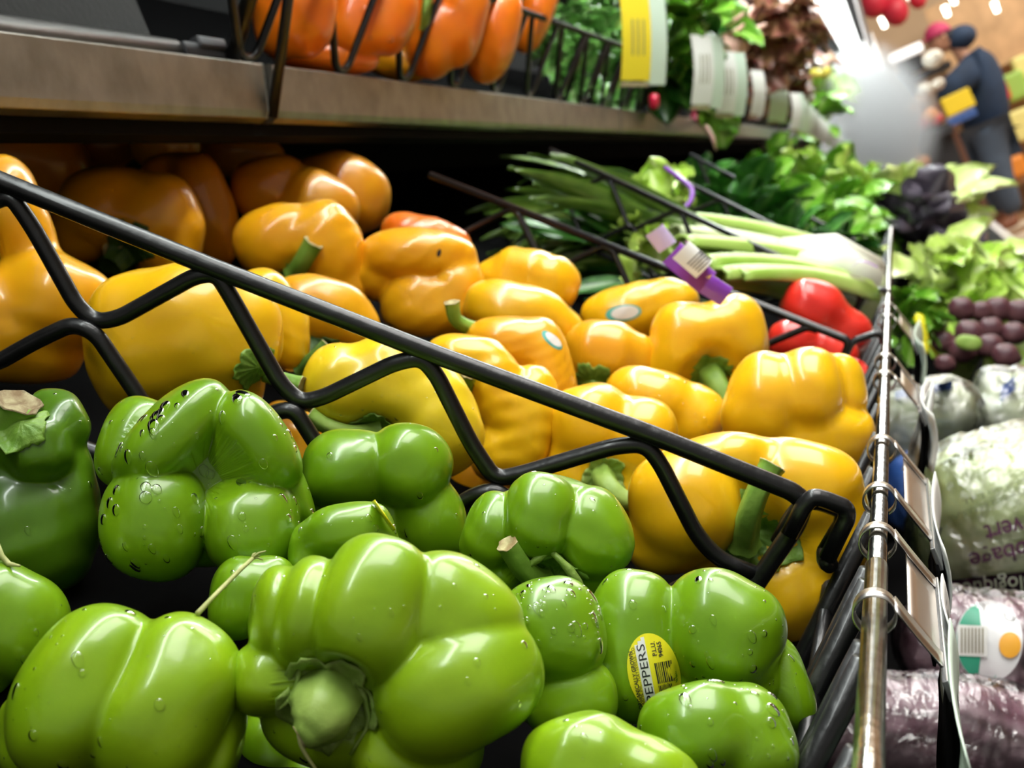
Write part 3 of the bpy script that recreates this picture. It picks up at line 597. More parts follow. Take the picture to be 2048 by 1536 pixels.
holder('farthest label holder on the rail, beyond the red peppers', 1.12, 1.2, [(1.09, 1.24, .034, 'card_mint', .006)])
# ------------------------------------------------------------------ upper shelf basket wires and cards
ub = empty('upper_basket_front', (1.2, .41, H + .25), 'black bent wire basket front above the metal shelf edge', 'wire basket')
NB = Vector((0, -.656, .755)); base = Vector((0, .409, H + .243))
for i in range(34):
    x = .925 + .155 * i + (0 if i else -.02)
    pts = [base + Vector((x - .085, 0, 0)) + NB * .10, base + Vector((x - .004, 0, 0)), base + Vector((x + .02, 0, 0)) + NB * .001, base + Vector((x + .045, 0, 0)) + NB * .10]
    part(MB().tube(fillet(pts, .012), .0034, 10), 'hairpin_wire', 'black_coat', ub, True)
    if i >= 6: part(MB().tube([base + Vector((x + .06, 0, 0)), base + Vector((x + .06, 0, 0)) + NB * .10], .0034, 8), 'upright_wire', 'black_coat', ub, True)
part(MB().tube([base + Vector((X0, 0, 0)) + NB * .10, base + Vector((X1, 0, 0)) + NB * .10], .004, 10), 'top_wire', 'black_coat', ub, True)
part(MB().tube([base + Vector((.925, .005, -.045)), base + NB * .16 + Vector((.925, 0, 0))], .0042, 10), 'joint_bar', 'black_coat', ub, True)
part(MB().tube([base + Vector((.895, .004, .0)), base + NB * .13 + Vector((.90, 0, 0))], .006, 10), 'joint_bar', 'black_coat', ub, True)
bracket = empty('shelf_bracket', (.6, .42, H + .25), 'dark metal rod and bracket on the near shelf edge', 'bracket')
part(MB().tube([(X0, .424, H + .251), (.835, .424, H + .251)], .0075, 16), 'rod', mat('dull_steel', (.22, .21, .2), .35, .8, bump=.4, bscale=90), bracket, True)
o = part(MB().box((.835, .414, H + .240), (.915, .418, H + .254)), 'plate', mat('dark_steel', (.06, .06, .065), .4, .5), bracket); bevel(o, .001)
o = part(MB().box((.855, .412, H + .250), (.895, .420, H + .259)), 'lip', 'dark_steel', bracket); bevel(o, .0015)
part(MB().prism([(.437, H + .24), (.50, H + .30), (.505, H + .295), (.445, H + .235)], X0, .915), 'tray', mat('brown_steel', (.008, .0065, .0045), .6, 0, spec=.2, bump=.4, bscale=200), bracket)
part(MB().prism([(.47, H + .27), (.47, H + .42), (.48, H + .42), (.48, H + .27)], X0, .90), 'liner', mat('brown_liner', (.006, .005, .0035), .7, spec=.2, bump=.4, bscale=200), bracket)
def shelf_card(label, px, py, D, w, h, m1, m2, bow=.01, lines=3):
    c = W(px, py, D); e = (ray(px, py)).normalized()
    # cards hang from the basket's top wire, facing the aisle
    n = Vector((-.62, -.70, -.05)).normalized(); s = n.cross(Vector((0, 0, 1))).normalized() * -1; t = Vector((0, 0, -1)); t = (t * .93 + Vector((0, .36, 0))).normalized()
    s = (s - t * s.dot(t)).normalized()
    root = empty('price_tag', c, label, 'price tag', 'price tags on the upper shelf')
    f = lambda u, v, k=0: c + s * (u - .5) * w + t * (v - .5) * h + n * (math.sin(v * 3.14) * bow + k)
    o = part(MB().grid(lambda u, v: f(u * .68, v, .001), 4, 8), 'tag_face', m1, root, True)
    o = part(MB().grid(lambda u, v: f(.6 + u * .5, v * 1.04, -.003), 4, 8), 'tag_sleeve', m2, root, True)
    o = part(MB().grid(lambda u, v: f(.66 * u, 1.02 + .05 * v, .0015), 3, 2), 'tag_clip', mat('clip_tan', (.4, .33, .2), .5), root, True)
    for i in range(lines):
        u0 = .22 + .13 * i; part(MB().grid(lambda u, v: f(u0 + .035 * u, .3 + .42 * v, .002), 2, 6), 'print_line', mat('print_grey', (.25, .22, .12), .6), root)
shelf_card('bright yellow sale tag hanging beside the curly kale', 1282, 76, 1.95, .082, .125, 'card_yellow', 'card_mint', .006)
shelf_card('white price tag right of the yellow sale tag', 1410, 140, 2.3, .07, .12, 'card_white', 'card_mint', .01)
shelf_card('white and mint price tag, second after the yellow sale tag', 1458, 165, 2.6, .075, .12, 'card_white', 'card_mint', .01)
shelf_card('narrow white price tag below the red lettuce', 1512, 185, 3.0, .04, .10, 'card_white', 'card_white', .012, 0)
shelf_card('pale green price tag in the far row of tags', 1552, 205, 3.6, .07, .10, 'card_mint', 'card_mint', .012, 0)
for i in range(9):
    shelf_card('small white tag, %s in the far stack of tags' % ['nearest', 'second', 'third', 'fourth', 'fifth', 'sixth', 'seventh', 'eighth', 'farthest'][i], 1592 + i * 11, 222 + i * 8, 3.15 + .36 * i, .045, .085 - .002 * i, 'card_white', 'card_mint', .01, 0)
#@@GREENS
# ------------------------------------------------------------------ leafy produce
def leaf_mat(name, c1, c2, rib, rough=.35, coat=.35):
    m, t, b = nmat(name); N = t.nodes; L = t.links
    uv = N.new('ShaderNodeUVMap'); sp = N.new('ShaderNodeSeparateXYZ'); L.new(uv.outputs[0], sp.inputs[0])
    a = N.new('ShaderNodeMath'); a.operation = 'SUBTRACT'; a.inputs[1].default_value = .5; L.new(sp.outputs[1], a.inputs[0])
    ab = N.new('ShaderNodeMath'); ab.operation = 'ABSOLUTE'; L.new(a.outputs[0], ab.inputs[0])
    r = N.new('ShaderNodeValToRGB'); r.color_ramp.elements[0].position = .03; r.color_ramp.elements[1].position = .12
    r.color_ramp.elements[0].color = (*rib, 1); r.color_ramp.elements[1].color = (*c1, 1); L.new(ab.outputs[0], r.inputs[0])
    tc = N.new('ShaderNodeTexCoord'); n = N.new('ShaderNodeTexNoise'); n.inputs['Scale'].default_value = 30; L.new(tc.outputs['Object'], n.inputs['Vector'])
    mx = N.new('ShaderNodeMix'); mx.data_type = 'RGBA'; mx.inputs['B'].default_value = (*c2, 1)
    rr = N.new('ShaderNodeMapRange'); rr.inputs[1].default_value = .4; rr.inputs[2].default_value = .7; L.new(n.outputs[0], rr.inputs[0]); L.new(rr.outputs[0], mx.inputs['Factor'])
    L.new(r.outputs[0], mx.inputs['A']); L.new(mx.outputs['Result'], b.inputs['Base Color'])
    b.inputs['Roughness'].default_value = rough; b.inputs['Coat Weight'].default_value = coat
    return m
leaf_mat('leaf_kale', (.10, .30, .045), (.24, .48, .12), (.4, .55, .22), .3, .6)
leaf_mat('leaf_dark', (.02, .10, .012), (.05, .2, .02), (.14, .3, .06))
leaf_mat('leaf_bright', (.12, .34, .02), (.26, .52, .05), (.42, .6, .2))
leaf_mat('leaf_lettuce', (.38, .60, .06), (.56, .76, .18), (.7, .8, .4))
leaf_mat('leaf_romaine', (.6, .74, .22), (.76, .85, .4), (.85, .88, .6))
leaf_mat('leaf_red', (.25, .08, .06), (.32, .2, .07), (.65, .4, .35))
leaf_mat('leaf_purple', (.05, .04, .06), (.12, .10, .13), (.3, .3, .33), .3, .5)
leaf_mat('leaf_fennel', (.07, .15, .015), (.14, .24, .03), (.26, .36, .1))
_leaf = {}
def leaf_data(kind, L, w, ruffle, cup, m, k):
    key = (kind, k)
    if key in _leaf: return _leaf[key]
    rng = np.random.RandomState(hash_(kind) + k); nu, nv = 13, 9; V = []; uv = []
    bend = rng.uniform(.2, 1.0); tw = rng.uniform(-.5, .5); ph = rng.uniform(0, 6, 3)
    for i in range(nu):
        u = i / (nu - 1); wd = w * (math.sin(math.pi * min(1, u * .93 + .07)) ** .55) * (.25 + .75 * min(1, u * 2.6)) if kind != 'blade' else w * (1 - u) ** .4 * (.6 + .4 * math.sin(u * 3))
        a = bend * u * 1.3; cx = L * (math.sin(a) / max(bend * 1.3, .01)); cz = -L * (1 - math.cos(a)) / max(bend * 1.3, .01)
        for j in range(nv):
            v = j / (nv - 1) - .5; e = abs(v) * 2
            rf = ruffle * w * e ** 2 * (math.sin(u * 19 + ph[0] + v * 3) + .6 * math.sin(u * 37 + ph[1]) + .4 * math.sin(v * 24 + ph[2]))
            y = wd * v * 2 * .5 * 2; z = cz + rf + cup * w * (e ** 2) + tw * y * u
            V.append((cx + rf * .3, y * .5 * 2, z)); uv.append((u, j / (nv - 1)))
    Fc = [(i * nv + j, i * nv + j + 1, (i + 1) * nv + j + 1, (i + 1) * nv + j) for i in range(nu - 1) for j in range(nv - 1)]
    me = bpy.data.meshes.new('leaf'); me.from_pydata(V, [], Fc); me.materials.append(MATS[m])
    me.polygons.foreach_set('use_smooth', [True] * len(me.polygons))
    l = me.uv_layers.new(name='UVMap'); idx = np.zeros(len(me.loops), dtype=int); me.loops.foreach_get('vertex_index', idx)
    l.data.foreach_set('uv', np.array(uv)[idx].ravel()); me.update(); _leaf[key] = me; return me
def hash_(s): return sum(ord(c) * (i + 3) for i, c in enumerate(s)) % 9973
KIND = dict(kale=(.085, .032, .32, .1, 'leaf_kale'), dark=(.10, .030, .05, .25, 'leaf_dark'), bright=(.10, .034, .08, .3, 'leaf_bright'),
            lettuce=(.12, .045, .2, .3, 'leaf_lettuce'), romaine=(.17, .040, .1, .5, 'leaf_romaine'), red=(.11, .04, .28, .2, 'leaf_red'),
            purple=(.12, .05, .12, .4, 'leaf_purple'), blade=(.24, .022, .05, .3, 'leaf_fennel'))
def bunch(name, label, cat, kind, c, rad, n, aim, spread=.8, scale=1.0, stem_m='stem_pale', seed=0, squash=(1, 1, 1), mtl=None, group=None):
    rng = np.random.RandomState(seed + hash_(label)); root = empty(name, c, label, cat, group); L, w, rf, cup, m = KIND[kind]
    aim = Vector(aim).normalized()
    for i in range(n):
        d = Vector(rng.normal(size=3)).normalized(); dr = (aim + d * spread).normalized()
        pos = Vector((d[k] * rad * squash[k] * rng.uniform(.3, 1) for k in range(3)))
        o = bpy.data.objects.new('leaf', leaf_data(kind + (mtl or ''), L, w, rf, cup, mtl or m, rng.randint(4)))
        q = dr.to_track_quat('X', 'Z'); o.rotation_mode = 'QUATERNION'
        from mathutils import Quaternion
        o.rotation_quaternion = q @ Quaternion((1, 0, 0), rng.uniform(-1.2, 1.2)); s = scale * rng.uniform(.75, 1.2); o.scale = (s, s, s); o.location = pos - dr * L * s * .45
        link(o, root)
    b = MB()
    for i in range(5):
        d = Vector(rng.normal(size=3)) * rad * .25; b.tube([-aim * (L * scale * .9 + rad * .5) + d, -aim * rad * .1 + d * 1.5], [.004 * scale, .003 * scale], 7)
    V = [tuple(Vector(v) + Vector(c)) for v in b.V]; mesh_obj('stalks', V, b.F, stem_m, root)
    return root
def pile(px, py, up=.0): return on_plane(px, py, Vector((0, 0, H - .21 + up)), Vector((0, -SL, 1)))
def top(px, py, y=.47): return on_plane(px, py, Vector((0, y, 0)), Vector((0, 1, 0)))
toward = (-.55, -.6, .5)
KG = 'curly kale bunches on the upper shelf'
for i, (px, py, y, n, s) in enumerate([(1110, 60, .50, 26, .8), (1150, 130, .47, 24, .8), (1195, 70, .49, 26, .85), (1230, 150, .48, 22, .85), (1180, 0, .54, 22, .9)]):
    bunch('kale_bunch', ['wet curly kale right beside the last orange pepper', 'low bunch of curly kale behind the basket wires', 'curly kale bunch left of the yellow sale tag', 'curly kale sprigs under the yellow sale tag', 'curly kale at the top edge above the other kale'][i], 'kale', 'kale', top(px, py, y), .055, n, toward, 1.3, s, group=KG)
bunch('leaf_bunch', 'smooth light green leaves above the white tags', 'leafy greens', 'bright', W(1375, 30, 2.35), .07, 18, toward, 1.0, 1.2)
bunch('leaf_bunch', 'round green leaves drooping near the top middle', 'leafy greens', 'bright', W(1430, 60, 2.7), .07, 14, (-.4, -.7, -.1), 1.0, 1.1)
bunch('leaf_bunch', 'green leaf hanging over the metal shelf edge', 'leafy greens', 'bright', W(1440, 225, 2.9), .03, 7, (-.2, -.5, -.6), .6, 1.0)
bunch('leaf_bunch', 'dark green leaves behind the row of white tags', 'leafy greens', 'dark', W(1350, 110, 2.5), .08, 22, toward, 1.2, 1.1)
bunch('red_lettuce', 'tall brown red leaf lettuce at the top right of the upper shelf', 'lettuce', 'red', W(1530, 70, 3.4), .12, 54, toward, 1.2, 1.3)
bunch('red_lettuce', 'red leaf lettuce behind the far white tags', 'lettuce', 'red', W(1560, 130, 4.0), .12, 34, toward, 1.2, 1.3)
bunch('leaf_bunch', 'far green leaves at the end of the upper shelf', 'leafy greens', 'bright', W(1630, 215, 5.2), .14, 26, toward, 1.2, 1.2)
bunch('leaf_bunch', 'pale green lettuce at the far end of the upper shelf', 'lettuce', 'lettuce', W(1640, 175, 6.2), .14, 20, toward, 1.2, 1.4)
# radish, chard stems, roots, squash on the upper shelf
def solid_thing(name, label, cat, m, D, bl, k=12, level=4, group=None, dents=()):
    sol = Solid(D, bl, dents, k); V, Fc = sol.mesh(level); o = mesh_obj(name, c2w(V), Fc, m, None, origin=c2w(sol.c)); tag(o, label, cat, group); return o, sol
mat('radish_red', (.6, .01, .05), .3, coat=.5); mat('chard_red', (.42, .01, .05), .35, coat=.5); mat('root_pink', (.75, .45, .35), .5)
mat('squash_yellow', (.85, .75, .12), .3, coat=.4); mat('carrot_orange', (.85, .3, .04), .4); mat('leek_white', (.8, .82, .68), .4)
mat('radicchio', (.45, .30, .32), .5)
o, s_ = solid_thing('radish', 'small bright red radish behind the basket wires', 'radish', 'radish_red', 2.25, [(1308, 203, 0, 11, 17, 14)])
ch = empty('red_chard', top(1400, 215, .43), 'dark red chard stalks hanging over the shelf edge', 'chard')
for i in range(9):
    a = top(1365 + 9 * i, 170 + 2 * i, .45); b_ = top(1375 + 7 * i, 240 + 4 * (i % 3), .415); b_.y -= .012
    part(MB().tube([a, a.lerp(b_, .5) + Vector((0, -.01, .01)), b_], [.008, .009, .005], 8), 'stalk', 'chard_red', ch, True)
e = top(1400, 235, .41); part(MB().tube([e, W(1425, 275, 2.6), W(1432, 300, 2.6)], [.008, .005, .002], 8), 'root_tip', 'root_pink', ch, True)
rt = empty('root_bunch', top(1470, 80, .44), 'pale pink root tails sticking out in front of the red lettuce', 'roots')
for i, (x1, y1, x2, y2, x3, y3) in enumerate([(1435, 70, 1480, 60, 1505, 15), (1435, 78, 1470, 75, 1530, 50), (1440, 90, 1460, 95, 1485, 70), (1440, 110, 1465, 110, 1490, 120), (1440, 60, 1500, 20, 1480, 0)]):
    part(MB().tube(fillet([W(x1, y1, 2.7), W(x2, y2, 2.68), W(x3, y3, 2.75)], .03), .0045, 7), 'root', 'root_pink', rt, True)
part(MB().tube([W(1440, 85, 2.72), W(1470, 110, 2.7)], [.03, .035], 12), 'root_crown', 'root_pink', rt, True)
solid_thing('yellow_squash', 'yellow green squash far along the upper shelf', 'squash', 'squash_yellow', 4.6, [(1640, 145, 0, 22, 12, 16, -10)])
solid_thing('carrot', 'bent orange carrot far along the upper shelf', 'carrot', 'carrot_orange', 4.4, [(1597, 140, 0, 8, 14, 9, 40), (1588, 160, 0, 7, 12, 8, 10)])
solid_thing('white_radish', 'white radish lying across the far tags', 'radish', 'leek_white', 4.2, [(1600, 190, 0, 32, 13, 14, 18)])
solid_thing('plastic_bag', 'crumpled clear bag at the far end of the tag row', 'bag', mat('bag_clear_far', (.6, .62, .64), .2, coat=.8, bump=.8, bscale=30), 7.5, [(1690, 280, 0, 22, 20, 20), (1680, 265, 0, 10, 16, 14)])
# lower tier beyond the yellow peppers
bunch('fennel_bunch', 'olive green fennel stalks in the shade behind the second divider', 'fennel', 'blade', pile(1195, 450, -.03), .07, 34, (-.05, .75, .55), .35, .72)
bunch('fennel_bunch', 'dim fennel fronds at the dark back of the lower tier', 'fennel', 'blade', pile(1150, 400, -.04), .07, 24, (0, .8, .5), .35, .6)
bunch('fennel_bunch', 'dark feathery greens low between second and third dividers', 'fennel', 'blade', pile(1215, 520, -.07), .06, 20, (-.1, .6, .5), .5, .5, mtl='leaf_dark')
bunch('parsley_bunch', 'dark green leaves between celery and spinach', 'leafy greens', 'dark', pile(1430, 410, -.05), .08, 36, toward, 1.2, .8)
cel = empty('celery_bunch', pile(1520, 500), 'pale green celery bunch with white root end, lying behind the red peppers', 'celery')
mat('celery', (.30, .50, .07), .35, coat=.3, col2=(.46, .62, .16), scale=18, aniso=(1, 1, 1)); mat('celery_white', (.58, .66, .36), .4, coat=.3)
A = [pile(1345, 470 + 0), pile(1360, 500), pile(1400, 535), pile(1390, 475), pile(1430, 560), pile(1375, 450), pile(1450, 520), pile(1470, 570)]
B = [pile(1715, 560), pile(1700, 570), pile(1690, 590), pile(1728, 570), pile(1700, 600), pile(1720, 545), pile(1735, 580), pile(1715, 610)]
for i, (a, b_) in enumerate(zip(A, B)):
    m_ = a.lerp(b_, .5) + Vector((0, 0, .012 + .004 * (i % 3)))
    def st(u, v, a=a, b_=b_, m_=m_, i=i):
        p = a * (1 - u) ** 2 + m_ * 2 * u * (1 - u) + b_ * u * u; ax = (b_ - a).normalized(); s_ = ax.cross(Vector((0, 0, 1))).normalized(); up = s_.cross(ax)
        an = math.pi * (-.15 + 1.3 * v); w_ = .012 + .014 * u; rib = 1 + .05 * math.cos(v * 40)
        return p + (s_ * math.cos(an) * w_ + up * math.sin(an) * w_ * .7) * rib + Vector((0, 0, .004 * (i % 2)))
    o = part(MB().grid(st, 14, 14), 'celery_stalk', 'celery' if i % 3 else 'celery_white', cel, True); o.modifiers.new('t', 'SOLIDIFY').thickness = .003
o = part(MB().tube([pile(1640, 555), pile(1700, 580), pile(1738, 600)], [.03, .036, .026], 14), 'root_end', 'celery_white', cel, True)
for i in range(20):
    o = bpy.data.objects.new('leaf', leaf_data('lettuce', *KIND['lettuce'], i % 4)); rng = np.random.RandomState(i + 50)
    p = pile(1310 + rng.uniform(-30, 80), 420 + rng.uniform(-40, 60), .01); d = (Vector((.2, .7, .5)) + Vector(rng.normal(size=3)) * .5).normalized()
    o.rotation_mode = 'QUATERNION'; o.rotation_quaternion = d.to_track_quat('X', 'Z'); o.scale = (.5, .5, .5); o.location = p - Vector(cel.location); link(o, cel)
lk = empty('leek_bunch', pile(1650, 500), 'white leek ends with purple band under the fourth divider', 'leek')
for i, (x1, y1, x2, y2) in enumerate([(1560, 500, 1740, 560), (1600, 530, 1745, 575), (1590, 515, 1742, 545)]):
    a, b_ = pile(x1, y1, .02), pile(x2, y2, .02); part(MB().tube([a, a.lerp(b_, .5) + Vector((0, 0, .01)), b_], [.014, .026, .020], 14), 'leek', 'leek_white', lk, True)
mat('purple', (.22, .05, .42), .3, coat=.4); mat('lilac', (.55, .45, .7), .4)
a = pile(1725, 548, .045); part(MB().grid(lambda u, v: a + Vector((.02 * v, .03 * u - .015, .012 * math.sin(u * 3.1))), 8, 3), 'band', 'purple', lk, True)
lb = empty('celery_label', pile(1370, 530, .06), 'purple and white wrap label around the celery', 'label')
def lab(cx, cy, w, h, m, name, lift=.05, ang=32, dk=0):
    c = pile(cx, cy, lift); D_ = (c - Vector((0, 0, H))).dot(Vector(M3 @ np.array([0, 0, 1.]))); a_ = math.radians(ang)
    A_ = Vector(M3 @ np.array([math.cos(a_), math.sin(a_), .25])); B_ = Vector(M3 @ np.array([-math.sin(a_), math.cos(a_), -1.1])); Nn = A_.cross(B_).normalized()
    q = D_ / F
    return part(MB().grid(lambda u, v: c + A_ * (u - .5) * w * q + B_ * (v - .5) * h * q - Nn * (math.sin(v * 3.1) * .010 + dk), 8, 8), name, m, lb, True)
lab(1375, 535, 95, 62, 'purple', 'wrap', ang=38); lab(1362, 534, 62, 50, 'card_white', 'barcode_panel', ang=38, dk=.009)
for q in range(9): lab(1340 + q * 5.0, 519 + q * 3.9, 2.4, 34, 'ink', 'barcode_bar', ang=38, dk=.011)
lab(1425, 583, 50, 40, 'purple', 'wrap', ang=30); lab(1318, 478, 44, 44, 'lilac', 'wrap', ang=50)
tt = MB().tube(fillet([W(1330, 335, 1.53), W(1388, 378, 1.50), W(1380, 408, 1.48), W(1355, 425, 1.47), W(1350, 470, 1.45), W(1325, 500, 1.45)], .03), .003, 8).build('twist_tie', 'purple', None)
tag(tt, 'purple twist tie sticking up from the celery leaves', 'twist tie')
SPG = 'leafy green bunches at the far lower tier'
for i, (px, py, kd, r_, n, sc, lbl) in enumerate([
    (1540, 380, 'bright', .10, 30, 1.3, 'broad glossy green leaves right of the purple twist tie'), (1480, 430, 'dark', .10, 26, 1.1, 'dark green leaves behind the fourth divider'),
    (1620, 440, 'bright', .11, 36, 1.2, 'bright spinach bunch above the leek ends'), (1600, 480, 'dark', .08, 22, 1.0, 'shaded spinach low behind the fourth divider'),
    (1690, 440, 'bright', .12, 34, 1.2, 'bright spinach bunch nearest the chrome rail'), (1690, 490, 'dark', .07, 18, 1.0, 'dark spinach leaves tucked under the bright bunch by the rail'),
    (1600, 340, 'lettuce', .12, 26, 1.1, 'frilly light lettuce under the end of the metal shelf edge'), (1680, 370, 'bright', .16, 34, 1.5, 'bright leafy greens further along the rail'),
    (1560, 320, 'bright', .14, 22, 1.4, 'leafy greens at the far left of the light lettuce'), (1740, 395, 'lettuce', .16, 30, 1.3, 'light frilly lettuce close to the mist'), (1765, 430, 'bright', .10, 22, 1.0, 'green leaves drooping toward the pale lettuce')]):
    bunch('leafy_green_bunch', lbl, 'leafy greens', kd, pile(px, py + 22, -.02), r_ * .8, int(n * 1.3), toward, 1.1, sc * .72, group=SPG)
# ------------------------------------------------------------------ front tray, aisle side
part(MB().box((1.42, -.145, H - .40), (1.44, .30, H - .278)), 'tray_divider', 'black_plastic')
part(MB().box((1.44, -.145, H - .40), (4.2, .30, H - .36)), 'raised_tray', 'black_plastic')
def tray(px, py, X): return on_plane(px, py, Vector((X, 0, 0)), Vector((1, 0, 0)))
bunch('romaine_hearts', 'pale romaine hearts right of the chrome rail', 'lettuce', 'romaine', tray(1880, 555, 2.0), .085, 26, (-.7, -.35, .35), .55, .95)
bunch('romaine_hearts', 'yellow green romaine leaves below the pale hearts', 'lettuce', 'lettuce', tray(1960, 600, 1.9), .08, 22, (-.6, -.5, .1), .8, .8)
bunch('green_lettuce', 'light green leaves at the left end of the beets', 'lettuce', 'bright', tray(1825, 650, 1.7), .045, 16, (-.6, -.4, .2), 1., .6)
bunch('purple_lettuce', 'dark purple lettuce between two pale lettuces', 'lettuce', 'purple', tray(1855, 475, 2.5), .10, 30, (-.6, -.4, .5), .9, 1.0)
bunch('romaine_hearts', 'pale frilly lettuce above the dark purple one', 'lettuce', 'romaine', tray(1850, 425, 3.0), .12, 26, (-.6, -.3, .5), .9, 1.0)
mat('beet', (.07, .018, .028), .4, col2=(.16, .07, .07), scale=40, bump=.3); BG = 'beets in the black bin'
rng = np.random.RandomState(5); k = -1
BL = [(a, b) for b, n_ in (('top', 5), ('middle', 4), ('bottom', 4)) for a in ['leftmost', 'second', 'third', 'fourth', 'rightmost'][:n_]]
for (x, y, r) in [(1870, 640, 26), (1915, 618, 24), (1958, 622, 22), (2000, 625, 24), (2040, 630, 24), (1890, 685, 24), (1935, 665, 26), (1985, 660, 24), (2030, 672, 26), (1880, 720, 20), (1930, 705, 24), (1975, 700, 24), (2020, 712, 24)]:
    k += 1; x += rng.uniform(-9, 9); y += rng.uniform(-8, 8); r *= rng.uniform(.85, 1.2)
    o, _ = solid_thing('beet', 'dark red beet, %s of the %s row of the beet pile' % (BL[k][0], BL[k][1]), 'beet', 'beet', 1.68 - (y - 640) * .0012, [(x, y, 0, r, r * .95, r), (x + r * .8, y + 4, 0, r * .4, r * .25, r * .3, 10)], group=BG)
solid_thing('loose_leaf', 'single pale green leaf lying on the beets', 'leaf', 'stem_pale', 1.58, [(1937, 685, 0, 26, 15, 5, 10)])
solid_thing('yellow_tie', 'yellow plastic tie hanging left of the beets', 'tie', 'sticker_yellow', 1.6, [(1838, 640, 0, 12, 14, 6), (1848, 668, 0, 7, 16, 5, -15), (1842, 700, 0, 15, 13, 6), (1890, 730, 0, 9, 9, 6)], k=10)
# bagged cabbages
m, t, b = nmat('film'); N = t.nodes; Lk = t.links; N.remove(b)
gl = N.new('ShaderNodeBsdfGlossy'); gl.inputs['Roughness'].default_value = .12; tr = N.new('ShaderNodeBsdfTransparent'); mx = N.new('ShaderNodeMixShader'); fr = N.new('ShaderNodeFresnel'); fr.inputs[0].default_value = 1.5
tc = N.new('ShaderNodeTexCoord'); n1 = N.new('ShaderNodeTexNoise'); n1.inputs['Scale'].default_value = 38; n1.inputs['Detail'].default_value = 6; n1.inputs['Distortion'].default_value = 1.5; bp = N.new('ShaderNodeBump'); bp.inputs['Strength'].default_value = 1.0; bp.inputs['Distance'].default_value = .006
Lk.new(tc.outputs['Object'], n1.inputs['Vector']); Lk.new(n1.outputs[0], bp.inputs['Height']); Lk.new(bp.outputs[0], gl.inputs['Normal']); Lk.new(bp.outputs[0], fr.inputs['Normal'])
ad = N.new('ShaderNodeMath'); ad.operation = 'MULTIPLY_ADD'; ad.inputs[1].default_value = 1.6; ad.inputs[2].default_value = .10; ad.use_clamp = True
Lk.new(fr.outputs[0], ad.inputs[0]); Lk.new(ad.outputs[0], mx.inputs[0]); Lk.new(tr.outputs[0], mx.inputs[1]); Lk.new(gl.outputs[0], mx.inputs[2]); Lk.new(mx.outputs[0], N['Material Output'].inputs[0])
mat('cabbage_green', (.66, .78, .34), .5, col2=(.84, .9, .62), scale=14, bump=.6, bscale=30)
mat('cabbage_pale', (.70, .78, .5), .4, col2=(.88, .9, .8), scale=22, bump=.7, bscale=40, coat=.5)
mat('cabbage_red', (.28, .13, .18), .4, col2=(.6, .46, .5), scale=26, bump=1., bscale=50, coat=.6)
mat('blue_print', (.03, .09, .32), .3, coat=.6, bump=.6, bscale=60, col2=(.08, .16, .45), scale=40)
mat('print_plum', (.08, .02, .055), .4); mat('print_green', (.02, .35, .2), .4); mat('print_olive', (.16, .2, .08), .5)
def bag(name, label, cat, inner, innerm, D, bl, k=30, level=5, rough=6, film=True):
    sol = Solid(D, bl, (), k); V, Fc = sol.mesh(level); rng = np.random.RandomState(hash_(label))
    root = empty(name, Vector(c2w(sol.c)), label, cat)
    Nn = sol.normal(V); ph = rng.uniform(0, 6, 8); q = V / (D / F * 40)
    w = sum(np.sin(q @ rng.normal(size=3) * (1 + i * .6) + ph[i]) / (1 + i * .5) for i in range(7))
    V1 = V + Nn * (w * rough * .35 * D / F)[:, None]; mesh_obj(inner, c2w(V1), Fc, innerm, root)
    if film:
        w2 = sum(np.abs(np.sin(q @ rng.normal(size=3) * (1.2 + i * .7) + ph[i])) / (1 + i * .4) for i in range(6))
        V2 = V + Nn * ((4 + w2 * rough * .8) * D / F)[:, None]; mesh_obj('bag_film', c2w(V2), Fc, 'film', root)
    return root, sol
cab, cs = bag('bagged_cabbage', 'large pale green cabbage in a printed clear bag', 'cabbage', 'cabbage', 'cabbage_green', 1.0, [(1975, 1050, 0, 145, 175, 150, 6), (2080, 1000, 20, 150, 150, 140), (2050, 1130, 0, 170, 90, 120)], level=6)
def cfn(rot, cx, cy): return st_fn(rot, cx, cy)
def bag_text(s, size, x_end, y, rot, m, par, sol, width=None, bold=False, lift=.006):
    V, Fc = text_mesh(s, size, bold)
    if width: V[:, 0] *= width / V[:, 0].max()
    V[:, 0] -= V[:, 0].max(); fx, fy = st_fn(rot, x_end, y)(V[:, 0], V[:, 1]); return mesh_obj('lettering', c2w(sol.front(fx, fy, lift)), Fc, m, par, smooth=False)
def bag_band(x0, y0, x1, y1, h, m, par, sol, lift=.005, name='printed_band'):
    nu, nv = 16, 5; u = np.repeat(np.linspace(0, 1, nu), nv); v = np.tile(np.linspace(-.5, .5, nv), nu)
    X = x0 + (x1 - x0) * u - (y1 - y0) * 0; Yy = y0 + (y1 - y0) * u + h * v
    Fc = [(i * nv + j, i * nv + j + 1, (i + 1) * nv + j + 1, (i + 1) * nv + j) for i in range(nu - 1) for j in range(nv - 1)]
    return mesh_obj(name, c2w(sol.front(X, Yy, lift)), Fc, m, par)
bag_text('chou vert', 54, 1966, 1052, 166, 'print_plum', cab, cs, 185, bold=True)
bag_text('cabbage', 50, 1936, 1108, 167, 'print_plum', cab, cs, 165, bold=True)
bag_band(1895, 1182, 2110, 1158, 42, 'print_plum', cab, cs)
bag_text('biologique', 42, 1925, 1166, 173, 'cabbage_pale', cab, cs, 175, lift=.0065)
bag_text('Product of U.S.A.', 16, 1900, 1032, 160, 'print_olive', cab, cs, 160)
bag_text('Produit des E.-U.', 16, 1925, 1000, 160, 'print_olive', cab, cs, 160)
bag_text('TC', 40, 1845, 1045, 195, 'ink', cab, cs)
for i in range(6): bag_band(1880 + i * 9, 930 - i * 7, 1950 + i * 12, 905 - i * 7, 3, 'print_olive', cab, cs, name='small_print')
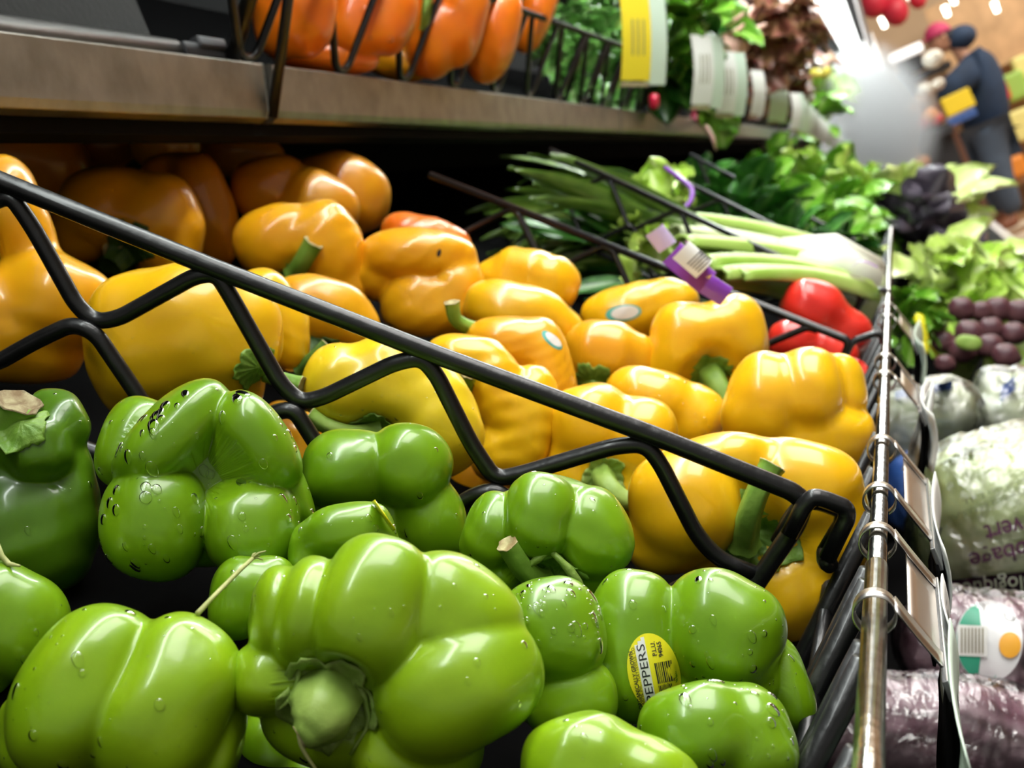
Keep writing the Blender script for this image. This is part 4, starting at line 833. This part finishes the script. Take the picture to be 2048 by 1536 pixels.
red, rs = bag('bagged_red_cabbage', 'red cabbage in a clear bag with a round green and white sticker', 'cabbage', 'cabbage', 'cabbage_red', .84, [(1965, 1300, 0, 150, 100, 120, 10), (2070, 1290, 10, 110, 90, 100), (1900, 1270, 20, 90, 60, 80)], level=6)
def disc(cx, cy, rx, ry, m, par, sol, lift, name, a0=0, a1=360, n=36):
    V = [(0, 0)] + [(math.cos(math.radians(a0 + (a1 - a0) * i / n)), math.sin(math.radians(a0 + (a1 - a0) * i / n))) for i in range(n + 1)]
    pts = []; Fc = []; nr = 5
    for r_ in range(nr + 1):
        for i in range(n + 1): pts.append((V[i + 1][0] * r_ / nr, V[i + 1][1] * r_ / nr))
    Fc = [(r_ * (n + 1) + i, r_ * (n + 1) + i + 1, (r_ + 1) * (n + 1) + i + 1, (r_ + 1) * (n + 1) + i) for r_ in range(nr) for i in range(n)]
    P = np.array(pts); return mesh_obj(name, c2w(sol.front(cx + P[:, 0] * rx, cy + P[:, 1] * ry, lift)), Fc, m, par)
ds = disc(1978, 1282, 68, 82, 'sticker_white', red, rs, .0065, 'round_sticker')
disc(1965, 1282, 52, 76, 'print_green', ds, rs, .0072, 'green_field', 100, 200); disc(1965, 1282, 52, 76, 'print_green', ds, rs, .0072, 'green_field', 200, 262)
bag_band(1915, 1280, 1975, 1283, 62, 'card_white', ds, rs, .0078, 'white_panel')
for i in range(7): bag_band(1922 + i * 7, 1281, 1925 + i * 7, 1281, 50, 'print_grey', ds, rs, .0082, 'barcode_bar')
disc(2020, 1290, 22, 26, 'sticker_orange', ds, rs, .0078, 'sun')
bag_text('PRODUCT OF U.S.A.', 15, 1992, 1350, -95, 'print_green', ds, rs, 120, lift=.0082)
low, ls_ = bag('bagged_red_cabbage', 'wrinkled red cabbage bag at the bottom right under the rail', 'cabbage', 'cabbage', 'cabbage_red', .78, [(1860, 1470, 0, 170, 110, 120, 0), (2010, 1480, 10, 140, 100, 120), (1690, 1440, 40, 110, 110, 120)], level=6)
ba, bs_ = bag('bagged_lettuce', 'clear bag of pale lettuce hearts just below the black divider', 'lettuce', 'lettuce_heart', 'cabbage_pale', 1.22, [(1860, 830, 0, 92, 62, 80, -6), (1800, 870, 10, 50, 80, 70)])
bag_band(1790, 790, 1905, 770, 16, 'blue_print', ba, bs_, .004)
bb, bbs = bag('bagged_lettuce', 'second bag of pale lettuce hearts with gathered top at the right edge', 'lettuce', 'lettuce_heart', 'cabbage_pale', 1.25, [(1995, 830, 0, 55, 45, 60), (2040, 815, 10, 50, 70, 60), (1985, 780, 5, 18, 32, 30, -10)])
bag_band(2000, 790, 2030, 765, 30, 'blue_print', bb, bbs, .005)
bag('blue_bag', 'crumpled blue plastic bag between the lettuce and the big cabbage', 'bag', 'bag_body', 'blue_print', 1.12, [(1850, 950, 0, 70, 55, 60, -20), (1820, 1000, 10, 50, 60, 60)], film=False)
tc_ = MB().grid(lambda u, v: W(1865 - 40 * u + (v - .5) * 44 * u ** .6, 765 + 175 * u, .86 + .01 * math.sin(v * 6)), 12, 5).build('paper_tag', 'card_white', None); tc_.modifiers.new('t', 'SOLIDIFY').thickness = .0006
tag(tc_, 'pointed white paper tag standing right of the chrome rail', 'tag')
# ------------------------------------------------------------------ mist over the far produce
m, t, b = nmat('mist'); N = t.nodes; Lk = t.links; N.remove(b); v = N.new('ShaderNodeVolumePrincipled'); v.inputs['Color'].default_value = (.95, .97, 1, 1)
tc = N.new('ShaderNodeTexCoord'); gr = N.new('ShaderNodeTexGradient'); gr.gradient_type = 'SPHERICAL'; Lk.new(tc.outputs['Object'], gr.inputs[0]); ml = N.new('ShaderNodeMath'); ml.operation = 'MULTIPLY'; ml.inputs[1].default_value = 6.0
pw = N.new('ShaderNodeMath'); pw.operation = 'POWER'; pw.inputs[1].default_value = 1.6; Lk.new(gr.outputs[0], pw.inputs[0]); Lk.new(pw.outputs[0], ml.inputs[0]); Lk.new(ml.outputs[0], v.inputs['Density']); Lk.new(v.outputs[0], N['Material Output'].inputs['Volume'])
V, Fc = ico(4); me = bpy.data.meshes.new('mist'); me.from_pydata(V.tolist(), [], Fc); me.materials.append(m); mo = bpy.data.objects.new('mist', me); link(mo); mo.location = W(1760, 240, 6.6); mo.scale = (1.9, .30, .42)
tag(mo, 'soft white mist spraying over the far end of the case', 'mist', kind='stuff')
# ------------------------------------------------------------------ store beyond the aisle
def bgbox(name, label, cat, px, py, D, w, h, dp, m, par=None, group=None, r=.01):
    c = W(px, py, D); b = MB().box((c.x - dp / 2, c.y - w / 2, c.z - h / 2), (c.x + dp / 2, c.y + w / 2, c.z + h / 2)); o = b.build(name, m, par, False); bevel(o, r)
    if par is None: tag(o, label, cat, group)
    return o
mat('wood_shelf', (.5, .33, .18), .5, var=.3, scale=6); mat('black_box', (.03, .028, .03), .5); mat('brown_post', (.22, .10, .06), .5)
mat('white_lit', (.9, .9, .88), .3, emit=.9); mat('navy', (.012, .03, .07), .85, var=.4, scale=8); mat('trouser_grey', (.06, .09, .14), .85, var=.3, scale=8)
mat('skin', (.5, .26, .17), .5); mat('cap_pink', (.45, .03, .12), .7); mat('shoe_brown', (.3, .12, .07), .5); mat('apple_red', (.6, .05, .04), .3); mat('orange_fruit', (.85, .35, .08), .35)
mat('carton_green', (.35, .6, .12), .4); mat('carton_yellow', (.85, .8, .3), .4); mat('onion_white', (.75, .72, .62), .4); mat('potato', (.55, .38, .25), .6); mat('banner_red', (.55, .02, .05), .5); mat('board_blue', (.55, .6, .68), .4)
sh = empty('store_shelf', W(2040, 300, 12.6), 'wooden store shelving with boxed produce at the far right', 'shelf')
for py in (118, 205, 285, 365, 440):
    c = W(2030, py, 12.6); o = part(MB().box((c.x - .2, c.y - 1.6, c.z - .02), (c.x + .3, c.y + .32, c.z + .03)), 'shelf_board', 'wood_shelf', sh)
c = W(2030, 300, 12.8); part(MB().box((c.x + .15, c.y - 1.6, .02), (c.x + .2, c.y + .32, 2.2)), 'back_board', 'wood_shelf', sh)
for (px, py, w, h, m, n, l_) in [(2000, 185, .16, .2, 'apple_red', 'produce_box', 'red box on the shelf behind the person'), (2030, 172, .2, .26, 'carton_green', 'produce_box', 'bright green box on the shelf behind the person'),
    (2044, 135, .16, .22, 'carton_yellow', 'produce_box', 'pale yellow box at the right edge, upper shelf'), (2042, 250, .2, .3, 'carton_yellow', 'produce_box', 'pale yellow box at the right edge, middle shelf'), (2005, 262, .14, .16, 'squash_yellow', 'produce_box', 'small lemon yellow box behind the person'), (2028, 335, .22, .2, 'carrot_orange', 'produce_box', 'orange box on the low shelf behind the person')]:
    bgbox(n, l_, 'box', px, py, 12.3, w, h, .2, m, r=.03)
bd = empty('wall_board', W(2015, 70, 13), 'pale blue board hanging on the tan wall above the person', 'board')
bgbox('board', '', '', 2015, 72, 13, .48, .42, .03, 'board_blue', bd); bgbox('drawing', '', '', 2022, 75, 12.97, .10, .12, .03, mat('faint_pink', (.6, .45, .45), .5), bd)
for i, (px, py, r_) in enumerate([(1745, 4, .13), (1790, 22, .12), (1835, -2, .08)]):
    V, Fc = ico(4); c = np.array(W(px, py, 12.0)); o = mesh_obj('red_balloon', V * [r_, r_, r_ * 1.15] + c, Fc, 'banner_red'); tag(o, ['red balloon shape left of the others near the ceiling', 'middle red balloon shape near the ceiling', 'rightmost red balloon shape near the ceiling'][i], 'balloon', 'red balloons near the ceiling')
for i, (px, py) in enumerate([(1910, 8), (1995, 24), (1770, 55), (1896, 32), (1822, 2)]):
    b = MB(); c = W(px, py, 12.5); b.tube([c + Vector((0, 0, -.0)), c + Vector((0, 0, .1))], [.022, .028], 12); o = b.build('ceiling_spot', mat('lamp_glow', (1, .93, .8), .4, emit=7)); tag(o, 'small warm spotlight, %s of the row across the store' % ['fourth from left', 'rightmost', 'leftmost', 'third from left', 'second from left'][i], 'light', 'warm spotlights across the store')
st = empty('produce_stand', W(1860, 250, 8.6), 'dark produce stand with crates across the aisle', 'display stand')
bgbox('cabinet', '', '', 1893, 345, 8.7, .22, .62, .4, 'black_box', st); bgbox('post', '', '', 1925, 335, 8.6, .10, .56, .08, 'brown_post', st); bgbox('top_tray', '', '', 1850, 150, 8.7, .34, .05, .35, 'black_box', st); bgbox('side_panel', '', '', 1832, 215, 8.9, .10, .5, .3, 'black_box', st); bgbox('low_shelf', '', '', 1865, 272, 8.5, .26, .06, .3, 'black_box', st)
bgbox('lit_box', 'bright white lamp box on the dark produce stand', 'light', 1812, 106, 8.6, .22, .06, .12, 'white_lit')
bgbox('dark_crate', 'small dark crate under the bright lamp box', 'crate', 1822, 132, 8.7, .16, .10, .2, 'black_box')
for i, (px, py, r_, m, nm, l_) in enumerate([(1866, 118, .07, 'onion_white', 'white_sack', 'white sack beside the person'), (1850, 180, .055, 'onion_white', 'melon', 'pale melon on the stand, upper left'), (1876, 168, .045, 'onion_white', 'melon', 'pale melon on the stand close to the person'), (1836, 205, .055, 'potato', 'potato', 'tan potato low on the stand'), (1826, 222, .05, 'orange_fruit', 'peach', 'peach at the left of the stand'), (1858, 232, .06, 'orange_fruit', 'peach', 'large peach near the hand of the person'), (1845, 250, .05, 'apple_red', 'apple', 'dark red apple under the peaches'), (1872, 240, .05, 'apple_red', 'apple', 'red apple beside the large peach'), (1845, 322, .05, 'orange_fruit', 'peach', 'pale peach beside the end post')]):
    V, Fc = ico(3); c = np.array(W(px, py, 8.45)); o = mesh_obj(nm, V * [r_, r_, r_ * .85] + c, Fc, m); tag(o, l_, nm.replace('_', ' '))
bgbox('white_crate', 'white crate on the floor behind the legs of the person', 'crate', 1960, 370, 10.8, .2, .2, .2, 'onion_white')
for i in range(3): bgbox('floor_mat', ['pale floor mat nearest the case end', 'pale floor mat left of the feet', 'pale floor mat under the shelving'][i], 'mat', [1960, 2010, 2040][i], [470, 430, 520][i], 9.5 + i, .4, .01, .5, mat('mat_cream', (.6, .52, .42), .6)).location.z = .006
# ------------------------------------------------------------------ person reaching over the produce stand
PD = 10.4
def J(x, y, dz=0): return W(x, y, PD + dz)
def skin_obj(name, pts, edges, radii, m, parent, root_i=0, sub=2):
    me = bpy.data.meshes.new(name); o_ = np.array(parent.location) if parent is not None else np.array(pts[0])
    me.from_pydata([tuple(Vector(p) - Vector(o_)) for p in pts], edges, []); me.materials.append(MATS[m])
    o = bpy.data.objects.new(name, me); link(o, parent); o.modifiers.new('skin', 'SKIN').use_smooth_shade = True
    for i, r in enumerate(radii):
        r = r if isinstance(r, tuple) else (r, r); me.skin_vertices[0].data[i].radius = r; me.skin_vertices[0].data[i].use_root = (i == root_i)
    s = o.modifiers.new('sub', 'SUBSURF'); s.levels = sub; s.render_levels = sub; return o
per = empty('person', J(2030, 445), 'person in pink cap, navy hoodie and grey trousers leaning over the produce stand', 'person')
hip, sp, che, nk, hd = J(1975, 262), J(1972, 215), J(1958, 155), J(1922, 105), J(1893, 75)
sL, sR = J(1945, 140, -.17), J(1945, 140, .17); eL, eR = J(1900, 182, -.2), J(1905, 170, .2); wL, wR = J(1873, 220, -.12), J(1880, 205, .12)
hL, hR = J(1980, 275, -.09), J(1975, 275, .09); kL, kR = J(1998, 350, -.1), J(1975, 345, .12); aL, aR = J(2030, 432, -.1), J(2008, 425, .14); tL, tR = J(2006, 452, -.1), J(1985, 445, .14)
skin_obj('body', [hip, sp, che, nk, hd, sL, eL, wL, sR, eR, wR, hL, kL, aL, tL, hR, kR, aR, tR], [(0, 1), (1, 2), (2, 3), (3, 4), (2, 5), (5, 6), (6, 7), (2, 8), (8, 9), (9, 10), (0, 11), (11, 12), (12, 13), (13, 14), (0, 15), (15, 16), (16, 17), (17, 18)],
    [.13, .12, .14, .055, .05, .06, .045, .03, .06, .045, .03, .085, .055, .038, .03, .085, .055, .038, .03], 'skin', per)
skin_obj('hoodie', [sp, hip, che, J(1932, 118), sL, eL, J(1879, 213, -.13), sR, eR, J(1886, 199, .13), J(1955, 108)], [(0, 1), (0, 2), (2, 3), (2, 4), (4, 5), (5, 6), (2, 7), (7, 8), (8, 9), (2, 10)], [.19, .19, .22, .11, .14, .11, .07, .14, .11, .07, .14], 'navy', per)
skin_obj('trousers', [hip, hL, kL, aL, hR, kR, aR], [(0, 1), (1, 2), (2, 3), (0, 4), (4, 5), (5, 6)], [.19, .155, .115, .085, .155, .115, .085], 'trouser_grey', per)
for a_, t_ in ((aL, tL), (aR, tR)): skin_obj('shoe', [a_ + Vector((0, -.02, -.02)), a_.lerp(t_, .5) + Vector((0, 0, -.02)), t_ + Vector((0, .03, 0))], [(0, 1), (1, 2)], [.055, .05, .04], 'shoe_brown', per)
V, Fc = ico(4); fd = (J(1870, 95) - J(1893, 75)); fd.z *= .3; fd.normalize()
def local(P, c, f):
    f = Vector(f).normalized(); s_ = Vector((0, 0, 1)).cross(f).normalized(); u_ = f.cross(s_); return np.array(c) + P[:, :1] * np.array(f) + P[:, 1:2] * np.array(s_) + P[:, 2:] * np.array(u_)
P = V * [.098, .076, .115]; nose = np.exp(-((V[:, 1] / .22) ** 2 + ((V[:, 2] + .12) / .22) ** 2)) * (V[:, 0] > 0); P[:, 0] += nose * .028
chin = np.exp(-(((V[:, 2] + .75) / .3) ** 2)) * (V[:, 0] > 0); P[:, 0] += chin * .015
hdc = J(1880, 78); mesh_obj('head', local(P, hdc, fd), Fc, 'skin', per)
for s_ in (-1, 1):
    sv, sf = ico(2); mesh_obj('eye', local(sv * .011 + [.090, .032 * s_, .012], hdc, fd), sf, 'ink', per); mesh_obj('ear', local(sv * [.02, .01, .03] + [-.005, .078 * s_, -.005], hdc, fd), sf, 'skin', per)
mesh_obj('mouth', local(sv * [.008, .024, .006] + [.096, 0, -.058], hdc, fd), sf, 'cap_pink', per)
mesh_obj('hair', local(V * [.095, .082, .09] + [-.022, 0, .01], hdc, fd), Fc, 'ink', per)
P = V * [.112, .092, .105]; P[:, 2] = np.maximum(P[:, 2], .0) + .03; cp = mesh_obj('cap', local(P, hdc, fd), Fc, 'cap_pink', per)
sv, sf = ico(3); mesh_obj('brim', local(sv * [.06, .07, .008] + [.13, 0, .04], hdc, fd), sf, 'cap_pink', cp)
P = V * [.13, .13, .10]; mesh_obj('hood', local(P + [-.15, 0, -.07], hdc, fd), Fc, 'navy', per)
for w_, e_, sg in ((wL, eL, -1), (wR, eR, 1)):
    d = (w_ - e_).normalized(); sd = d.cross(Vector((1, 0, .2))).normalized(); nn = d.cross(sd)
    skin_obj('palm', [w_, w_ + d * .045, w_ + d * .09], [(0, 1), (1, 2)], [(.028, .022), (.04, .02), (.038, .018)], 'skin', per, sub=1)
    for f_ in range(4):
        o_ = sd * (f_ - 1.5) * .021; L_ = [.06, .07, .066, .05][f_]; q = w_ + d * .085 + o_
        skin_obj('finger', [q, q + d * L_ * .5 + nn * .008, q + d * L_ * .8 + nn * .03], [(0, 1), (1, 2)], [.0095, .009, .0075], 'skin', per, sub=1)
    q = w_ + d * .03 + sd * .03 * sg; skin_obj('thumb', [q, q + d * .03 + sd * .025 * sg, q + d * .055 + sd * .03 * sg + nn * .012], [(0, 1), (1, 2)], [.012, .0105, .009], 'skin', per, sub=1)
pk = empty('yellow_package', J(1917, 212, -.2), 'yellow and blue package held under the arm of the person', 'package')
def pbox(cx, cy, w, h, m, n, dz):
    a_ = math.radians(-25); c = J(cx, cy, dz); Yv = Vector(M3 @ np.array([math.cos(a_), math.sin(a_), 0])); Zv = Vector(M3 @ np.array([-math.sin(a_), math.cos(a_), 0])); Xv = Yv.cross(Zv)
    V = [c + Yv * sx * w / 2 + Zv * sy * h / 2 + Xv * sz * .02 for sx in (-1, 1) for sy in (-1, 1) for sz in (-1, 1)]
    o = mesh_obj(n, V, [(0, 1, 3, 2), (4, 6, 7, 5), (0, 4, 5, 1), (2, 3, 7, 6), (0, 2, 6, 4), (1, 5, 7, 3)], m, pk, False); bevel(o, .006)
pbox(1915, 205, .24, .15, 'card_yellow', 'pack_top', -.27); pbox(1923, 235, .24, .07, 'blue_print', 'pack_base', -.27)
